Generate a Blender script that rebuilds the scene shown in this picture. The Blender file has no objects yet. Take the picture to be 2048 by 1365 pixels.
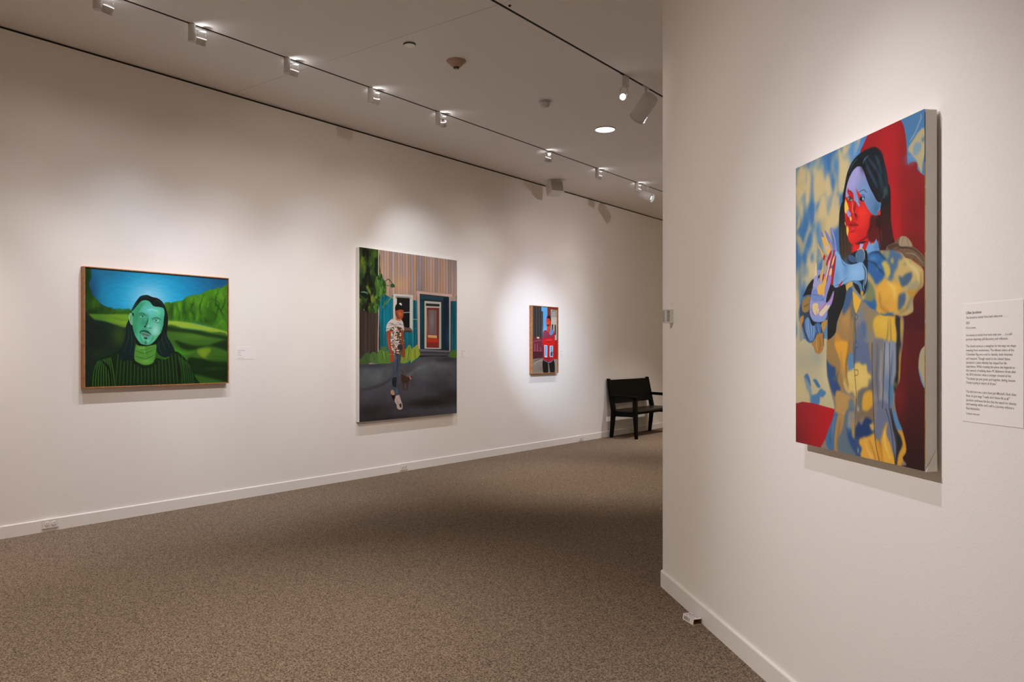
import bpy, math, random
import numpy as np
from mathutils import Vector, Matrix

# ------------------------------------------------------------------ camera, light, exposure
SC = bpy.context.scene
COL = SC.collection
CAM = Vector((6.39, 0.0, 1.35))          # eye height above the carpet
YAW = math.radians(37.065)
cd = bpy.data.cameras.new('camera'); cam = bpy.data.objects.new('camera', cd); COL.objects.link(cam)
cd.sensor_width = 36.0; cd.lens = 27.949; cd.shift_y = 21.5 / 2048; cd.clip_start = 0.05; cd.clip_end = 100
cam.location = CAM; cam.rotation_euler = (math.radians(90), 0, YAW)
SC.camera = cam
SC.view_settings.view_transform = 'Standard'; SC.view_settings.look = 'None'
SC.view_settings.gamma = 1.0; SC.view_settings.exposure = 0.0
SC.view_settings.use_curve_mapping = False
SC.cycles.max_bounces = 10; SC.cycles.diffuse_bounces = 7; SC.cycles.glossy_bounces = 3
SC.cycles.sample_clamp_indirect = 6.0
w = bpy.data.worlds.new('world'); SC.world = w; w.use_nodes = True
w.node_tree.nodes['Background'].inputs[0].default_value = (0.02, 0.017, 0.014, 1)

CEIL = 3.70
T1, T2, T3 = 1.125, 3.085, 5.045         # x of the three lighting tracks, parallel to the left wall
WARM = (1.0, 0.87, 0.74); COOL = (1.0, 0.945, 0.90)

def spot(name, loc, target, watts, deg, blend=1.0, color=COOL, radius=0.025, parent=None):
    ld = bpy.data.lights.new(name, 'SPOT'); ld.energy = watts; ld.color = color
    ld.spot_size = math.radians(deg); ld.spot_blend = blend; ld.shadow_soft_size = radius
    o = bpy.data.objects.new(name, ld); COL.objects.link(o)
    o.location = loc
    o.rotation_euler = (Vector(target) - Vector(loc)).to_track_quat('-Z', 'Y').to_euler()
    return o

def point(name, loc, watts, color=COOL, radius=0.01):
    ld = bpy.data.lights.new(name, 'POINT'); ld.energy = watts; ld.color = color; ld.shadow_soft_size = radius
    o = bpy.data.objects.new(name, ld); COL.objects.link(o); o.location = loc
    return o

# the track lamps that shine on the left wall: y of housing, y of lamp, aim (x,y,z), cone of the beam
WASH = [
    (2.497, 2.57, (0, 2.35, 0.90), 74),
    (3.163, 3.24, (0, 3.35, 0.90), 74),
    (3.986, 4.06, (0, 4.05, 0.90), 74),
    (4.883, 4.95, (0, 5.35, 1.15), 76),
    (5.768, 5.84, (0, 7.00, 1.45), 70),
    (7.705, 7.67, (0, 7.90, 1.20), 80),
    (8.776, 8.84, (0, 9.05, 1.00), 70),
    (9.835, 9.90, (0, 9.75, 1.20), 80),
]
# strength (red, green, blue watts) of every lamp and added fill in the gallery
POWER = {"wash1": [14.0, 14.0, 14.0], "wash2": [40.05, 45.87, 53.15], "wash3": [30.0, 30.0, 35.27], "wash4": [19.89, 23.02, 27.89], "wash5": [73.1, 78.45, 86.87], "wash6": [26.11, 25.15, 26.35], "wash7": [22.0, 22.0, 31.63], "wash8": [16.0, 16.0, 16.0], "wash_soft": [10.12, 8.71, 8.2], "wash_low": [45.0, 45.0, 45.0], "wash_spill": [0.24, 0.2, 0.0], "back_glow": [0.35, 0.35, 0.35], "woman_far": [187.49, 180.29, 185.49], "woman_far_wide": [14.13, 4.58, 8.9], "woman_near": [95.0, 95.0, 95.0], "woman_near_wide": [3.6, 5.63, 7.99], "woman_far_low": [190.55, 173.71, 155.6], "small_portrait": [413.92, 511.0, 639.37], "street": [51.45, 38.92, 35.44], "wash_off": [0.0, 0.0, 0.0], "wash_off_low": [176.08, 154.65, 148.79], "left_low": [72.11, 51.03, 41.79], "left_low_mid": [118.85, 118.35, 127.06], "left_wide": [0.0, 0.0, 0.0], "mid_wide": [69.9, 60.72, 50.41], "mid_low": [287.13, 248.5, 212.2], "far_wide": [99.72, 87.58, 85.88], "far_low": [0.0, 0.0, 0.0], "down_far": [357.19, 317.48, 277.82], "down_near": [396.15, 361.46, 330.69], "down_mid": [271.12, 238.33, 213.0], "down_back": [200.03, 175.63, 152.94], "down_end": [493.67, 445.66, 401.41], "other_walls_fill": [102.55, 82.11, 43.3]}
def lit(key):
    p = POWER[key]; e = max(p); return e, tuple(c / e for c in p) if e > 0 else (1, 1, 1)
def rw(s, z): return (4.323 + s * .7071, 4.173 - s * .7071, z)
# picture lamps, plus unseen left, mid and far fill added to brighten the wall
for key, loc, target, deg in (
        ('woman_far', (T2, 0.47, 3.55), rw(2.05, 1.12), 44),
        ('woman_far_wide', (T2, 0.47, 3.55), rw(1.6, 0.9), 90),
        ('woman_near', (T3, 1.75, 3.55), rw(2.1, 0.50), 54),
        ('woman_near_wide', (T3, 1.75, 3.55), rw(1.7, 0.5), 112),
        ('woman_far_low', (T2, 0.47, 3.55), rw(0.9, 0.3), 84),
        ('small_portrait', (T2, 6.42, 3.45), (0, 9.15, 1.45), 27),
        ('street', (T2, 3.9, 3.55), (0, 6.6, 1.45), 56),
        ('wash_off', (T1, 1.70, 3.58), (0, 1.55, 0.90), 76),
        ('wash_off_low', (T1, 1.70, 3.58), (0, 1.6, 0.40), 60),  # unseen lamp without a fixture, added to lift the lower left wall
        ('left_low', (T2, 2.2, 3.55), (0, 2.7, 0.55), 64),
        ('left_low_mid', (T2, 3.5, 3.55), (0, 4.7, 0.55), 64),
        ('left_wide', (T2, 1.2, 3.55), (0, 2.6, 1.1), 90),
        ('mid_wide', (T2, 3.8, 3.55), (0, 5.6, 1.2), 90),
        ('mid_low', (T3, 2.60, 3.55), (0, 7.4, 0.7), 46),
        ('far_wide', (T2, 8.8, 3.55), (0, 10.2, 1.3), 100),
        ('far_low', (T2, 7.3, 3.55), (0, 9.6, 0.7), 66)):
    e, c = lit(key)
    if e > .5: spot('track_and_fill_beam', loc, target, e, deg, color=c)
for key, x, y, deg in (('down_far', 2.13, 7.28, 62), ('down_near', 2.9, 1.75, 84), ('down_mid', 5.4, -.6, 90), ('down_back', 2.13, -1.5, 105), ('down_end', 2.13, 11.6, 90)):  # visible downlight shines as down_far; the other beams are unseen, without a fixture
    e, c = lit(key)
    if e > .5: spot('downlight_beam', (x, y, CEIL - .03), (x, y, 0), e, deg, .9, c, .08)
e, c = lit('other_walls_fill')  # unseen fill beams, added so the other walls bounce ambient light
if e > .5:
    for x, y, tx, ty in ((T2, -3.2, 3.0, -5.9), (T3, -3.2, 6.0, -5.9), (8.4, -1.5, 9.9, -3.0), (T1, -2.5, 0, -2.5), (T2, 12.7, 3.2, 14.9)):
        spot('track_and_fill_beam', (x, y, 3.45), (tx, ty, 1.7), e, 110, 1.0, c)

# ------------------------------------------------------------------ helpers
def srgb(h):
    h = h.lstrip('#'); c = [int(h[i:i + 2], 16) / 255 for i in (0, 2, 4)]
    return tuple(v / 12.92 if v <= .04045 else ((v + .055) / 1.055) ** 2.4 for v in c)

def mat(name, color, rough=.6, metal=0.0, bump=None, var=None, emit=None, estr=0.0, spec=.4):
    """procedural material; bump=(scale,strength,distance), var=(scale,amount)"""
    m = bpy.data.materials.new(name); m.use_nodes = True
    nt = m.node_tree; N = nt.nodes; L = nt.links; b = N['Principled BSDF']
    col = (*(srgb(color) if isinstance(color, str) else color), 1)
    b.inputs['Base Color'].default_value = col
    b.inputs['Roughness'].default_value = rough; b.inputs['Metallic'].default_value = metal
    b.inputs['Specular IOR Level'].default_value = spec
    tc = N.new('ShaderNodeTexCoord')
    if var:
        nz = N.new('ShaderNodeTexNoise'); nz.inputs['Scale'].default_value = var[0]; nz.inputs['Detail'].default_value = 4
        L.new(tc.outputs['Object'], nz.inputs['Vector'])
        mx = N.new('ShaderNodeMix'); mx.data_type = 'RGBA'
        mx.inputs[6].default_value = tuple(c * (1 - var[1]) for c in col[:3]) + (1,)
        mx.inputs[7].default_value = tuple(min(1, c * (1 + var[1])) for c in col[:3]) + (1,)
        L.new(nz.outputs['Fac'], mx.inputs[0]); L.new(mx.outputs[2], b.inputs['Base Color'])
    if bump:
        nz = N.new('ShaderNodeTexNoise'); nz.inputs['Scale'].default_value = bump[0]; nz.inputs['Detail'].default_value = 3
        L.new(tc.outputs['Object'], nz.inputs['Vector'])
        bp = N.new('ShaderNodeBump'); bp.inputs['Strength'].default_value = bump[1]; bp.inputs['Distance'].default_value = bump[2]
        L.new(nz.outputs['Fac'], bp.inputs['Height']); L.new(bp.outputs['Normal'], b.inputs['Normal'])
    if emit:
        b.inputs['Emission Color'].default_value = (*emit, 1); b.inputs['Emission Strength'].default_value = estr
    return m

class MB:
    """collects simple solids and links them as ONE mesh object"""
    def __init__(s): s.v = []; s.f = []; s.mi = []; s.sm = []
    def add(s, vs, fs, mi=0, smooth=False):
        o = len(s.v); s.v += [tuple(v) for v in vs]
        for f in fs: s.f.append([o + i for i in f]); s.mi.append(mi); s.sm.append(smooth)
        return s
    def box(s, a, b, mi=0, bev=0.0):
        (x0, y0, z0), (x1, y1, z1) = a, b
        vs = [(x0, y0, z0), (x1, y0, z0), (x1, y1, z0), (x0, y1, z0), (x0, y0, z1), (x1, y0, z1), (x1, y1, z1), (x0, y1, z1)]
        return s.add(vs, [(0, 3, 2, 1), (4, 5, 6, 7), (0, 1, 5, 4), (1, 2, 6, 5), (2, 3, 7, 6), (3, 0, 4, 7)], mi)
    def hexa(s, bot, top, mi=0):
        return s.add(list(bot) + list(top), [(0, 3, 2, 1), (4, 5, 6, 7), (0, 1, 5, 4), (1, 2, 6, 5), (2, 3, 7, 6), (3, 0, 4, 7)], mi)
    def prism(s, poly, z0, z1, mi=0):
        n = len(poly)
        vs = [(x, y, z0) for x, y in poly] + [(x, y, z1) for x, y in poly]
        return s.add(vs, [tuple(range(n))[::-1], tuple(range(n, 2 * n))] + [(i, (i + 1) % n, n + (i + 1) % n, n + i) for i in range(n)], mi)
    def lathe(s, prof, p0=(0, 0, 0), axis=(0, 0, 1), n=24, mi=0, caps=True, smooth=True):
        """prof: list of (radius, distance along axis)"""
        ax = Vector(axis).normalized(); q = ax.to_track_quat('Z', 'Y'); p0 = Vector(p0)
        vs = []
        for r, d in prof:
            for k in range(n):
                a = 2 * math.pi * k / n
                vs.append(p0 + q @ Vector((r * math.cos(a), r * math.sin(a), d)))
        fs = []
        for i in range(len(prof) - 1):
            for k in range(n):
                k2 = (k + 1) % n
                fs.append((i * n + k, i * n + k2, (i + 1) * n + k2, (i + 1) * n + k))
        s.add(vs, fs, mi, smooth)
        if caps:
            o = len(s.v) - len(vs)
            for i, rev in ((0, True), (len(prof) - 1, False)):
                if prof[i][0] > 1e-5:
                    idx = [o + i * n + k for k in range(n)]
                    s.f.append(idx[::-1] if rev else idx); s.mi.append(mi); s.sm.append(False)
        return s
    def tube(s, pts, r, n=8, mi=0):
        for a, b in zip(pts[:-1], pts[1:]):
            d = Vector(b) - Vector(a)
            s.lathe([(r, 0), (r, d.length)], a, d, n, mi)
        return s
    def build(s, name, mats, parent=None, bevel=0.0, seg=2):
        me = bpy.data.meshes.new(name); me.from_pydata(s.v, [], s.f)
        for m in (mats if isinstance(mats, (list, tuple)) else [mats]): me.materials.append(m)
        me.polygons.foreach_set('material_index', s.mi); me.polygons.foreach_set('use_smooth', s.sm)
        me.update()
        o = bpy.data.objects.new(name, me); COL.objects.link(o)
        if parent: o.parent = parent
        if bevel:
            md = o.modifiers.new('bevel', 'BEVEL'); md.width = bevel; md.segments = seg; md.limit_method = 'ANGLE'
            md.angle_limit = math.radians(40); md.use_clamp_overlap = True
        return o

def tag(o, label, cat, group=None):
    o['label'] = label; o['category'] = cat
    if group: o['group'] = group
    return o

def thing(name, label, cat, loc=(0, 0, 0), rotz=0.0, group=None):
    o = bpy.data.objects.new(name, None); COL.objects.link(o); o.empty_display_size = .1
    o.location = loc; o.rotation_euler = (0, 0, rotz)
    return tag(o, label, cat, group)

def struct(o): o['kind'] = 'structure'; return o

def copy_tree(o, parent=None):
    c = o.copy(); COL.objects.link(c); c.parent = parent
    for ch in list(o.children): copy_tree(ch, c)
    return c
# ------------------------------------------------------------------ materials of the room
M_WALL = mat('wall_paint', (.86, .835, .81), .75, bump=(150, .3, .0016), var=(1.3, .012), spec=.25)
M_TRIM = mat('baseboard_paint', (.84, .815, .79), .45, var=(3, .01), spec=.35)
M_CEIL = mat('ceiling_paint', (.84, .815, .79), .85, bump=(120, .1, .001), var=(.8, .015), spec=.2)
M_BLACK = mat('black_recess', (.012, .011, .010), .7)
M_TRACK = mat('black_track_metal', (.02, .018, .016), .5, .3)

def carpet():
    m = bpy.data.materials.new('loop_pile_carpet'); m.use_nodes = True
    nt = m.node_tree; N = nt.nodes; L = nt.links; b = N['Principled BSDF']
    b.inputs['Roughness'].default_value = .95; b.inputs['Specular IOR Level'].default_value = .1
    tc = N.new('ShaderNodeTexCoord')
    v = N.new('ShaderNodeTexVoronoi'); v.inputs['Scale'].default_value = 210; v.inputs['Randomness'].default_value = 1
    L.new(tc.outputs['Object'], v.inputs['Vector'])
    n1 = N.new('ShaderNodeTexNoise'); n1.inputs['Scale'].default_value = 85; n1.inputs['Detail'].default_value = 3; n1.inputs['Roughness'].default_value = .8
    L.new(tc.outputs['Object'], n1.inputs['Vector'])
    n2 = N.new('ShaderNodeTexNoise'); n2.inputs['Scale'].default_value = 1.1; n2.inputs['Detail'].default_value = 3
    L.new(tc.outputs['Object'], n2.inputs['Vector'])
    sep = N.new('ShaderNodeSeparateColor'); L.new(v.outputs['Color'], sep.inputs[0])
    a = N.new('ShaderNodeMath'); a.operation = 'ADD'; L.new(sep.outputs[0], a.inputs[0]); L.new(n1.outputs['Fac'], a.inputs[1])
    h = N.new('ShaderNodeMath'); h.operation = 'MULTIPLY'; h.inputs[1].default_value = .5; L.new(a.outputs[0], h.inputs[0])
    r = N.new('ShaderNodeValToRGB'); e = r.color_ramp.elements
    e[0].position = .22; e[0].color = (*srgb('#41362d'), 1)
    e[1].position = .80; e[1].color = (*srgb('#a5937f'), 1)
    k = e.new(.48); k.color = (*srgb('#766658'), 1)
    L.new(h.outputs[0], r.inputs[0])
    mx = N.new('ShaderNodeMix'); mx.data_type = 'RGBA'; mx.blend_type = 'MULTIPLY'; mx.inputs[0].default_value = 1
    r2 = N.new('ShaderNodeValToRGB'); r2.color_ramp.elements[0].color = (.92, .91, .90, 1); r2.color_ramp.elements[1].color = (1, 1, 1, 1)
    L.new(n2.outputs['Fac'], r2.inputs[0]); L.new(r.outputs[0], mx.inputs[6]); L.new(r2.outputs[0], mx.inputs[7])
    L.new(mx.outputs[2], b.inputs['Base Color'])
    bp = N.new('ShaderNodeBump'); bp.inputs['Strength'].default_value = .6; bp.inputs['Distance'].default_value = .004
    L.new(h.outputs[0], bp.inputs['Height']); L.new(bp.outputs['Normal'], b.inputs['Normal'])
    return m
M_CARPET = carpet()

# ------------------------------------------------------------------ room shell (x = 0 is the left wall's face)
X1, Y0, Y1 = 10.4, -6.0, 15.0
K = 8.496                                 # the right wall's face is x + y = K
struct(MB().box((-.15, Y0 - .15, -.1), (X1 + .15, Y1 + .15, 0)).build('floor', M_CARPET))
TOPW = CEIL - .017
struct(MB().box((-.15, Y0, 0), (0, Y1, TOPW)).build('wall_left', M_WALL))
struct(MB().box((-.15, Y1, 0), (4.323, Y1 + .15, CEIL)).build('wall_far', M_WALL))
struct(MB().box((-.15, Y0 - .15, 0), (X1 + .15, Y0, CEIL)).build('wall_back', M_WALL))
struct(MB().box((X1, Y0, 0), (X1 + .15, K - X1, CEIL)).build('wall_side', M_WALL))

def wall_right_poly(off, R):
    """plan of the wall mass on the right, its 45 degree corner rounded with radius R; off = distance in front of the paint"""
    cx, cy = 4.323, K - 4.323
    # face one runs along x + y = K - off*sqrt2, face two along x = cx - off
    px = cx - off; py = (K - off * math.sqrt(2)) - px
    t = R * math.tan(math.radians(22.5))
    ctr = Vector((px + R, py + t))
    pts = []
    for i in range(9):
        a = math.radians(180 + 45 * i / 8)
        pts.append((ctr.x + R * math.cos(a), ctr.y + R * math.sin(a)))
    return pts
arc = wall_right_poly(0, .02)
poly = [(4.323, Y1)] + arc + [(X1 + .15, K - X1 - .15), (X1 + .15, Y1)]
struct(MB().prism(poly, 0, CEIL).build('wall_right', M_WALL))
# black shadow reveal between the left wall and the ceiling
struct(MB().box((-.15, Y0, TOPW), (-.008, Y1, CEIL)).build('trim_1', M_BLACK))
# ceiling: plaster fields parted by the track slots and by thin joints, closed by a black plenum board above
cb = MB(); SW = .0125; J = .005
xs = [-.15, T1 - SW, T1 + SW, T2 - SW, T2 + SW, T3 - SW, T3 + SW, 7.005 - SW, 7.005 + SW, X1 + .15]
js = [-6.15, -3.64, .30, 4.235, 8.19, 12.13, 15.15]
for i in range(0, len(xs), 2):
    for a, b2 in zip(js[:-1], js[1:]):
        cb.box((xs[i], a + J / 2, CEIL), (xs[i + 1], b2 - J / 2, CEIL + .03), 0)
cb.box((-.15, -6.15, CEIL + .0305), (X1 + .15, 15.15, CEIL + .10), 1)
struct(cb.build('ceiling', [M_CEIL, M_BLACK]))
# baseboards
def base_profile(mb, a, b, nrm):
    """a board with a small rounded top edge from plan point a to b, nrm = direction into the room"""
    a, b, n = Vector(a), Vector(b), Vector(nrm)
    prof = [(0, 0), (.012, 0), (.012, .086), (.010, .0905), (.006, .092), (0, .092)]
    vs = [(p.x + n.x * d, p.y + n.y * d, z) for p in (a, b) for d, z in prof]
    k = len(prof)
    mb.add(vs, [tuple(range(k)), tuple(range(k, 2 * k))[::-1]] + [(i, i + k, (i + 1) % k + k, (i + 1) % k) for i in range(k)])
mb = MB(); base_profile(mb, (0, Y0), (0, Y1), (1, 0)); struct(mb.build('baseboard_left', M_TRIM))
prof = [(.012, 0), (.012, .086), (.010, .0905), (.006, .092), (.0, .092)]
rings = []
for d, z in prof:
    a2 = wall_right_poly(d, .02 + d)
    line = [(4.323 - d, Y1)] + a2 + [(X1 - .002, K - d * math.sqrt(2) - X1)]
    rings.append([(x, y, z) for x, y in line])
mb = MB(); n = len(rings[0]); vs = [p for r in rings for p in r]
mb.add(vs, [(i * n + j, i * n + j + 1, (i + 1) * n + j + 1, (i + 1) * n + j) for i in range(len(rings) - 1) for j in range(n - 1)])
struct(mb.build('baseboard_right', M_TRIM))

# tracks: flat black channels let into the ceiling slots
for x, lab in ((T1, 'thin black lighting track in the ceiling nearest the left wall'),
               (T2, 'thin black lighting track in mid ceiling, above the single glaring lamp')):
    # a C-shaped channel with lips, extruded along y
    pr = [(-.0118, .001), (-.0118, .029), (.0118, .029), (.0118, .001), (.004, .001), (.004, .004), (.0095, .004), (.0095, .026), (-.0095, .026), (-.0095, .004), (-.004, .004), (-.004, .001)]
    n = len(pr); t = MB(); vs = [(x + px, y, CEIL + pz) for y in (-5.9, 14.9) for px, pz in pr]
    t.add(vs, [tuple(range(n)), tuple(range(n, 2 * n))[::-1]] + [(i, (i + 1) % n, n + (i + 1) % n, n + i) for i in range(n)])
    tag(t.build('lighting_track', M_TRACK), lab, 'lighting track', 'black ceiling tracks')

# ------------------------------------------------------------------ track lamps
M_HOUS = mat('white_lamp_housing', (.60, .575, .55), .45, var=(8, .02))
M_HOUS2 = mat('light_grey_lamp_housing', (.66, .645, .63), .45, var=(8, .02))
M_STEEL = mat('brushed_steel', (.62, .60, .58), .28, .9, var=(30, .05))
M_DARK = mat('dark_inside_and_shaded_edge', (.03, .028, .026), .5)
M_RIM = mat('glowing_reflector_rim', (.9, .9, .9), .3, emit=(1, .97, .98), estr=1.15)
M_LENS = mat('lit_lamp_lens', (.9, .9, .9), .3, emit=(1, .98, .94), estr=14)
M_LENSC = mat('lit_cool_lamp_lens', (.9, .9, .9), .3, emit=(.93, 1.0, .97), estr=6)

def wash_lamp(label, dy=.075, aim=(-1, 0, -1.75)):
    """cylinder transformer hanging from the track, a yoke beside it with an open reflector lamp aimed at the wall"""
    t = thing('track_light', label, 'track light', (0, 0, CEIL), 0, 'wall washing lamps on the wall side track')
    h = MB().lathe([(.0245, -.125), (.0255, -.123), (.0255, -.006), (.0235, -.003)], n=28)
    h.build('transformer_housing', M_HOUS, t)
    MB().lathe([(.022, -.0045), (.022, .003)], n=24).box((-.006, -.03, 0), (.006, .03, .012)).build('track_adapter', M_TRACK, t)
    a = Vector(aim).normalized(); c = Vector((0, dy, -.082))          # c: centre of the reflector's rear rim
    side = a.cross(Vector((0, 1, 0))).normalized()
    y = MB()
    for sy in (-1, 1):
        y.tube([(0, dy + sy * .034, -.030), (0, dy + sy * .034, -.090)], .0016, 6)
    y.box((-.005, dy - .036, -.032), (.005, dy + .036, -.028)).box((-.004, 0, -.035), (.004, dy - .02, -.027))
    y.build('yoke', M_STEEL, t)
    up = Vector((0, dy, -.050))
    MB().lathe([(.016, 0), (.016, .005), (.006, .007)], (0.014, dy + .012, -.030), (0, 0, 1), 24).build('socket', M_HOUS, t)
    sh = MB().lathe([(.034, 0), (.035, .045), (.0335, .045), (.0325, 0)], c, a, 28, caps=False)
    sh.build('shade', M_HOUS2, t)
    r = MB().lathe([(.0345, -.006), (.0345, .0), (.029, .0), (.029, -.006), (.0345, -.006)], c, a, 28, caps=False)
    r.build('reflector_rim', M_RIM, t)
    MB().lathe([(.012, -.018), (.020, -.010), (.030, .006), (.012, -.012)], c, a, 24, caps=False).build('reflector', M_HOUS, t)
    return t, c, a

LABS = [
    'white track light cut by the top left edge of the photo',
    'white cylinder track light near the top left, the largest with its ceiling glow',
    'white track light on the ceiling joint line, between landscape portrait and street scene',
    'white track light high above the left edge of the tall street scene',
    'white track light over the right edge of the tall street scene, faint housing',
    'track light above the small framed portrait, lit rim left of its slim housing',
    'track light right of the grey ceiling loudspeaker, third from the far end',
    'track light just left of the tubular spotlight near the wall corner',
]
for i, (hy, ly, aim, deg) in enumerate(WASH):
    dy = ly - hy
    dirv = Vector(aim) - Vector((T1, ly, CEIL - .1))
    t, c, a = wash_lamp(LABS[i], dy, dirv)
    t.location = (T1, hy, CEIL)
    src = Vector((T1, ly, CEIL)) + Vector((0, 0, -.082)) + a * .05
    e, col = lit('wash%d' % (i + 1))
    if e > .5: spot('wall_wash_beam', src, aim, e, deg, color=col)
    e, col = lit('wash_soft')
    if e > .5: spot('wall_wash_halo', src, (0, ly, 1.55), e, 108, 1.0, color=col)
    e, col = lit('wash_low')
    if e > .5: spot('wall_wash_low_beam', src, (0, ly, .40), e, 62, 1.0, color=col)
    e, col = lit('wash_spill')
    if e > .5: spot('wall_wash_spill', src, (0, ly, 1.9), e, 150, 1.0, color=col)
    e, col = lit('back_glow')
    if e > .01: spot('lamp_back_glow', (T1 + .012, ly, CEIL - .047), (T1 + .012, ly + .15, CEIL + .40), e, 168, .25, color=col, radius=.006)

# tubular spotlight whose lit lens faces the room
t = thing('tube_spotlight', 'tubular white spotlight on the wall side track, round lit lens by the wall corner', 'spotlight', (T1, 10.16, CEIL))
MB().box((-.008, -.04, -.006), (.008, .04, .010)).lathe([(.008, -.07), (.008, 0)], n=16).build('track_adapter', M_HOUS, t)
ax = Vector((.88, .02, -.40)).normalized(); c0 = Vector((-.085, -.055, -.105))
MB().lathe([(.052, 0), (.060, .01), (.060, .21), (.056, .21), (.056, .17)], c0, ax, 36, caps=True).build('lamp_tube', M_HOUS2, t)
MB().lathe([(.056, .172), (.036, .172)], c0, ax, 36, caps=False).build('baffle', M_DARK, t)
MB().lathe([(.036, .171), (.034, .176), (.0001, .178)], c0, ax, 36, caps=False).build('lens', M_LENSC, t)
MB().lathe([(.0605, .195), (.0625, .197), (.0625, .212), (.0575, .212)], c0, ax, 36, caps=False).build('end_ring', M_HOUS, t)
MB().box((-.004, -.003, -.12), (.004, .003, -.06)).build('yoke', M_STEEL, t)

# bare round lamp on a wire yoke, lens towards the viewer
t = thing('track_light', 'small track light whose round lens glares straight at the viewer, on the mid track', 'track light', (T2, 5.95, CEIL))
MB().box((-.008, -.05, -.006), (.008, .05, .010)).build('track_adapter', M_TRACK, t)
MB().box((-.014, -.005, -.095), (.014, .065, -.006)).build('transformer_housing', M_HOUS, t, .003)
ax = Vector((.62, -.72, -.36)).normalized(); c0 = Vector((-.012, .0, -.185))
MB().tube([(0, .0, -.09), (-.03, -.01, -.12), (-.03, -.01, -.175)], .003).tube([(0, .02, -.09), (.022, .015, -.12), (.022, .012, -.175)], .003).build('yoke', M_STEEL, t)
MB().lathe([(.012, -.055), (.018, -.04), (.030, -.005), (.031, .006), (.028, .006)], c0, ax, 30, caps=True).build('reflector', M_HOUS2, t)
MB().lathe([(.028, .004), (.021, .009), (.0001, .012)], c0, ax, 30, caps=False).build('lens', M_LENS, t)

# big can spotlight seen from behind
t = thing('can_spotlight', 'big pale can spotlight seen from behind, hanging tilted next to the glaring lamp', 'spotlight', (T2, 6.35, CEIL))
MB().box((-.008, -.05, -.006), (.008, .05, .010)).lathe([(.011, -.075), (.011, 0)], (0, 0, 0), n=16).build('track_adapter', M_HOUS, t)
ax = Vector((-.78, .28, -.66)).normalized(); c0 = Vector((.055, .005, -.085))
MB().lathe([(.055, 0), (.068, .012), (.068, .03), (.072, .034), (.072, .235), (.070, .245), (.066, .245), (.066, .20)], c0, ax, 40, caps=True).build('lamp_can', M_HOUS2, t)
MB().lathe([(.074, .235), (.076, .238), (.076, .250), (.071, .250)], c0, ax, 40, caps=False).build('end_ring', M_HOUS, t)
MB().tube([(0, 0, -.07), (.0, .0, -.10)], .006).build('yoke', M_STEEL, t)

# ------------------------------------------------------------------ other ceiling devices
M_WHITE = mat('white_plastic', (.93, .91, .89), .45, var=(10, .01))
M_BEIGE = mat('brownish_beige_plastic', (.42, .27, .20), .5, var=(10, .02))
M_GREYP = mat('pale_grey_plastic', (.60, .60, .61), .4, var=(10, .02))
M_DOWN = mat('lit_downlight_glass', (.9, .9, .9), .4, emit=(.86, .93, 1.0), estr=1.35)
t = thing('sprinkler_cover', 'round white sprinkler cover plate flush on the ceiling, left of the brown cone', 'sprinkler cover', (2.11, 4.37, CEIL))
MB().lathe([(.043, -.0135), (.0445, -.0120)], n=40).build('cover_plate', M_WHITE, t)
MB().lathe([(.046, -.0118), (.047, -.002), (.047, 0)], n=40).build('shaded_rim', M_DARK, t)  # dark colour stands in for shade on the plate's protruding edge
t = thing('smoke_detector', 'brownish cone shaped detector with a dark tip on the ceiling', 'detector', (2.164, 4.85, CEIL))
MB().lathe([(.028, -.052), (.038, -.045), (.062, -.020), (.078, -.006), (.078, 0)], n=40).build('cone', M_BEIGE, t)
MB().lathe([(.020, -.064), (.024, -.060), (.024, -.050)], n=30).build('sensor_tip', M_DARK, t)
MB().lathe([(.010, -.067), (.016, -.0635)], n=24).build('tip_cap', M_BEIGE, t)
t = thing('motion_sensor', 'pale grey domed motion sensor on the ceiling, between brown cone and bright downlight', 'sensor', (2.144, 6.13, CEIL))
MB().lathe([(.055, -.010), (.060, -.006), (.060, 0)], n=36).build('base_plate', M_GREYP, t)
MB().lathe([(.0001, -.062), (.025, -.058), (.044, -.046), (.052, -.030), (.052, -.018), (.046, -.010)], n=36).build('dome', M_GREYP, t)
t = thing('downlight', 'round recessed downlight shining bluish white in the ceiling', 'downlight', (2.123, 7.276, CEIL))
MB().lathe([(.103, -.001), (.112, -.003), (.115, 0)], n=48, caps=False).build('trim_ring', M_CEIL, t)
MB().lathe([(.0001, -.0125), (.101, -.0120), (.103, -.010)], n=48, caps=False).build('diffuser', M_DOWN, t)
MB().lathe([(.1035, -.0095), (.105, 0)], n=48, caps=False).build('shadow_ring', M_DARK, t)  # shade on the diffuser's side edge, put in as a dark ring
tag(MB().lathe([(.004, -.012), (.010, -.004), (.011, 0)], n=16).build('ceiling_nub', M_TRACK), 'tiny dark nub on the ceiling beside the mid track, top of photo', 'ceiling nub').location = (3.13, 4.29, CEIL)
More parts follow.
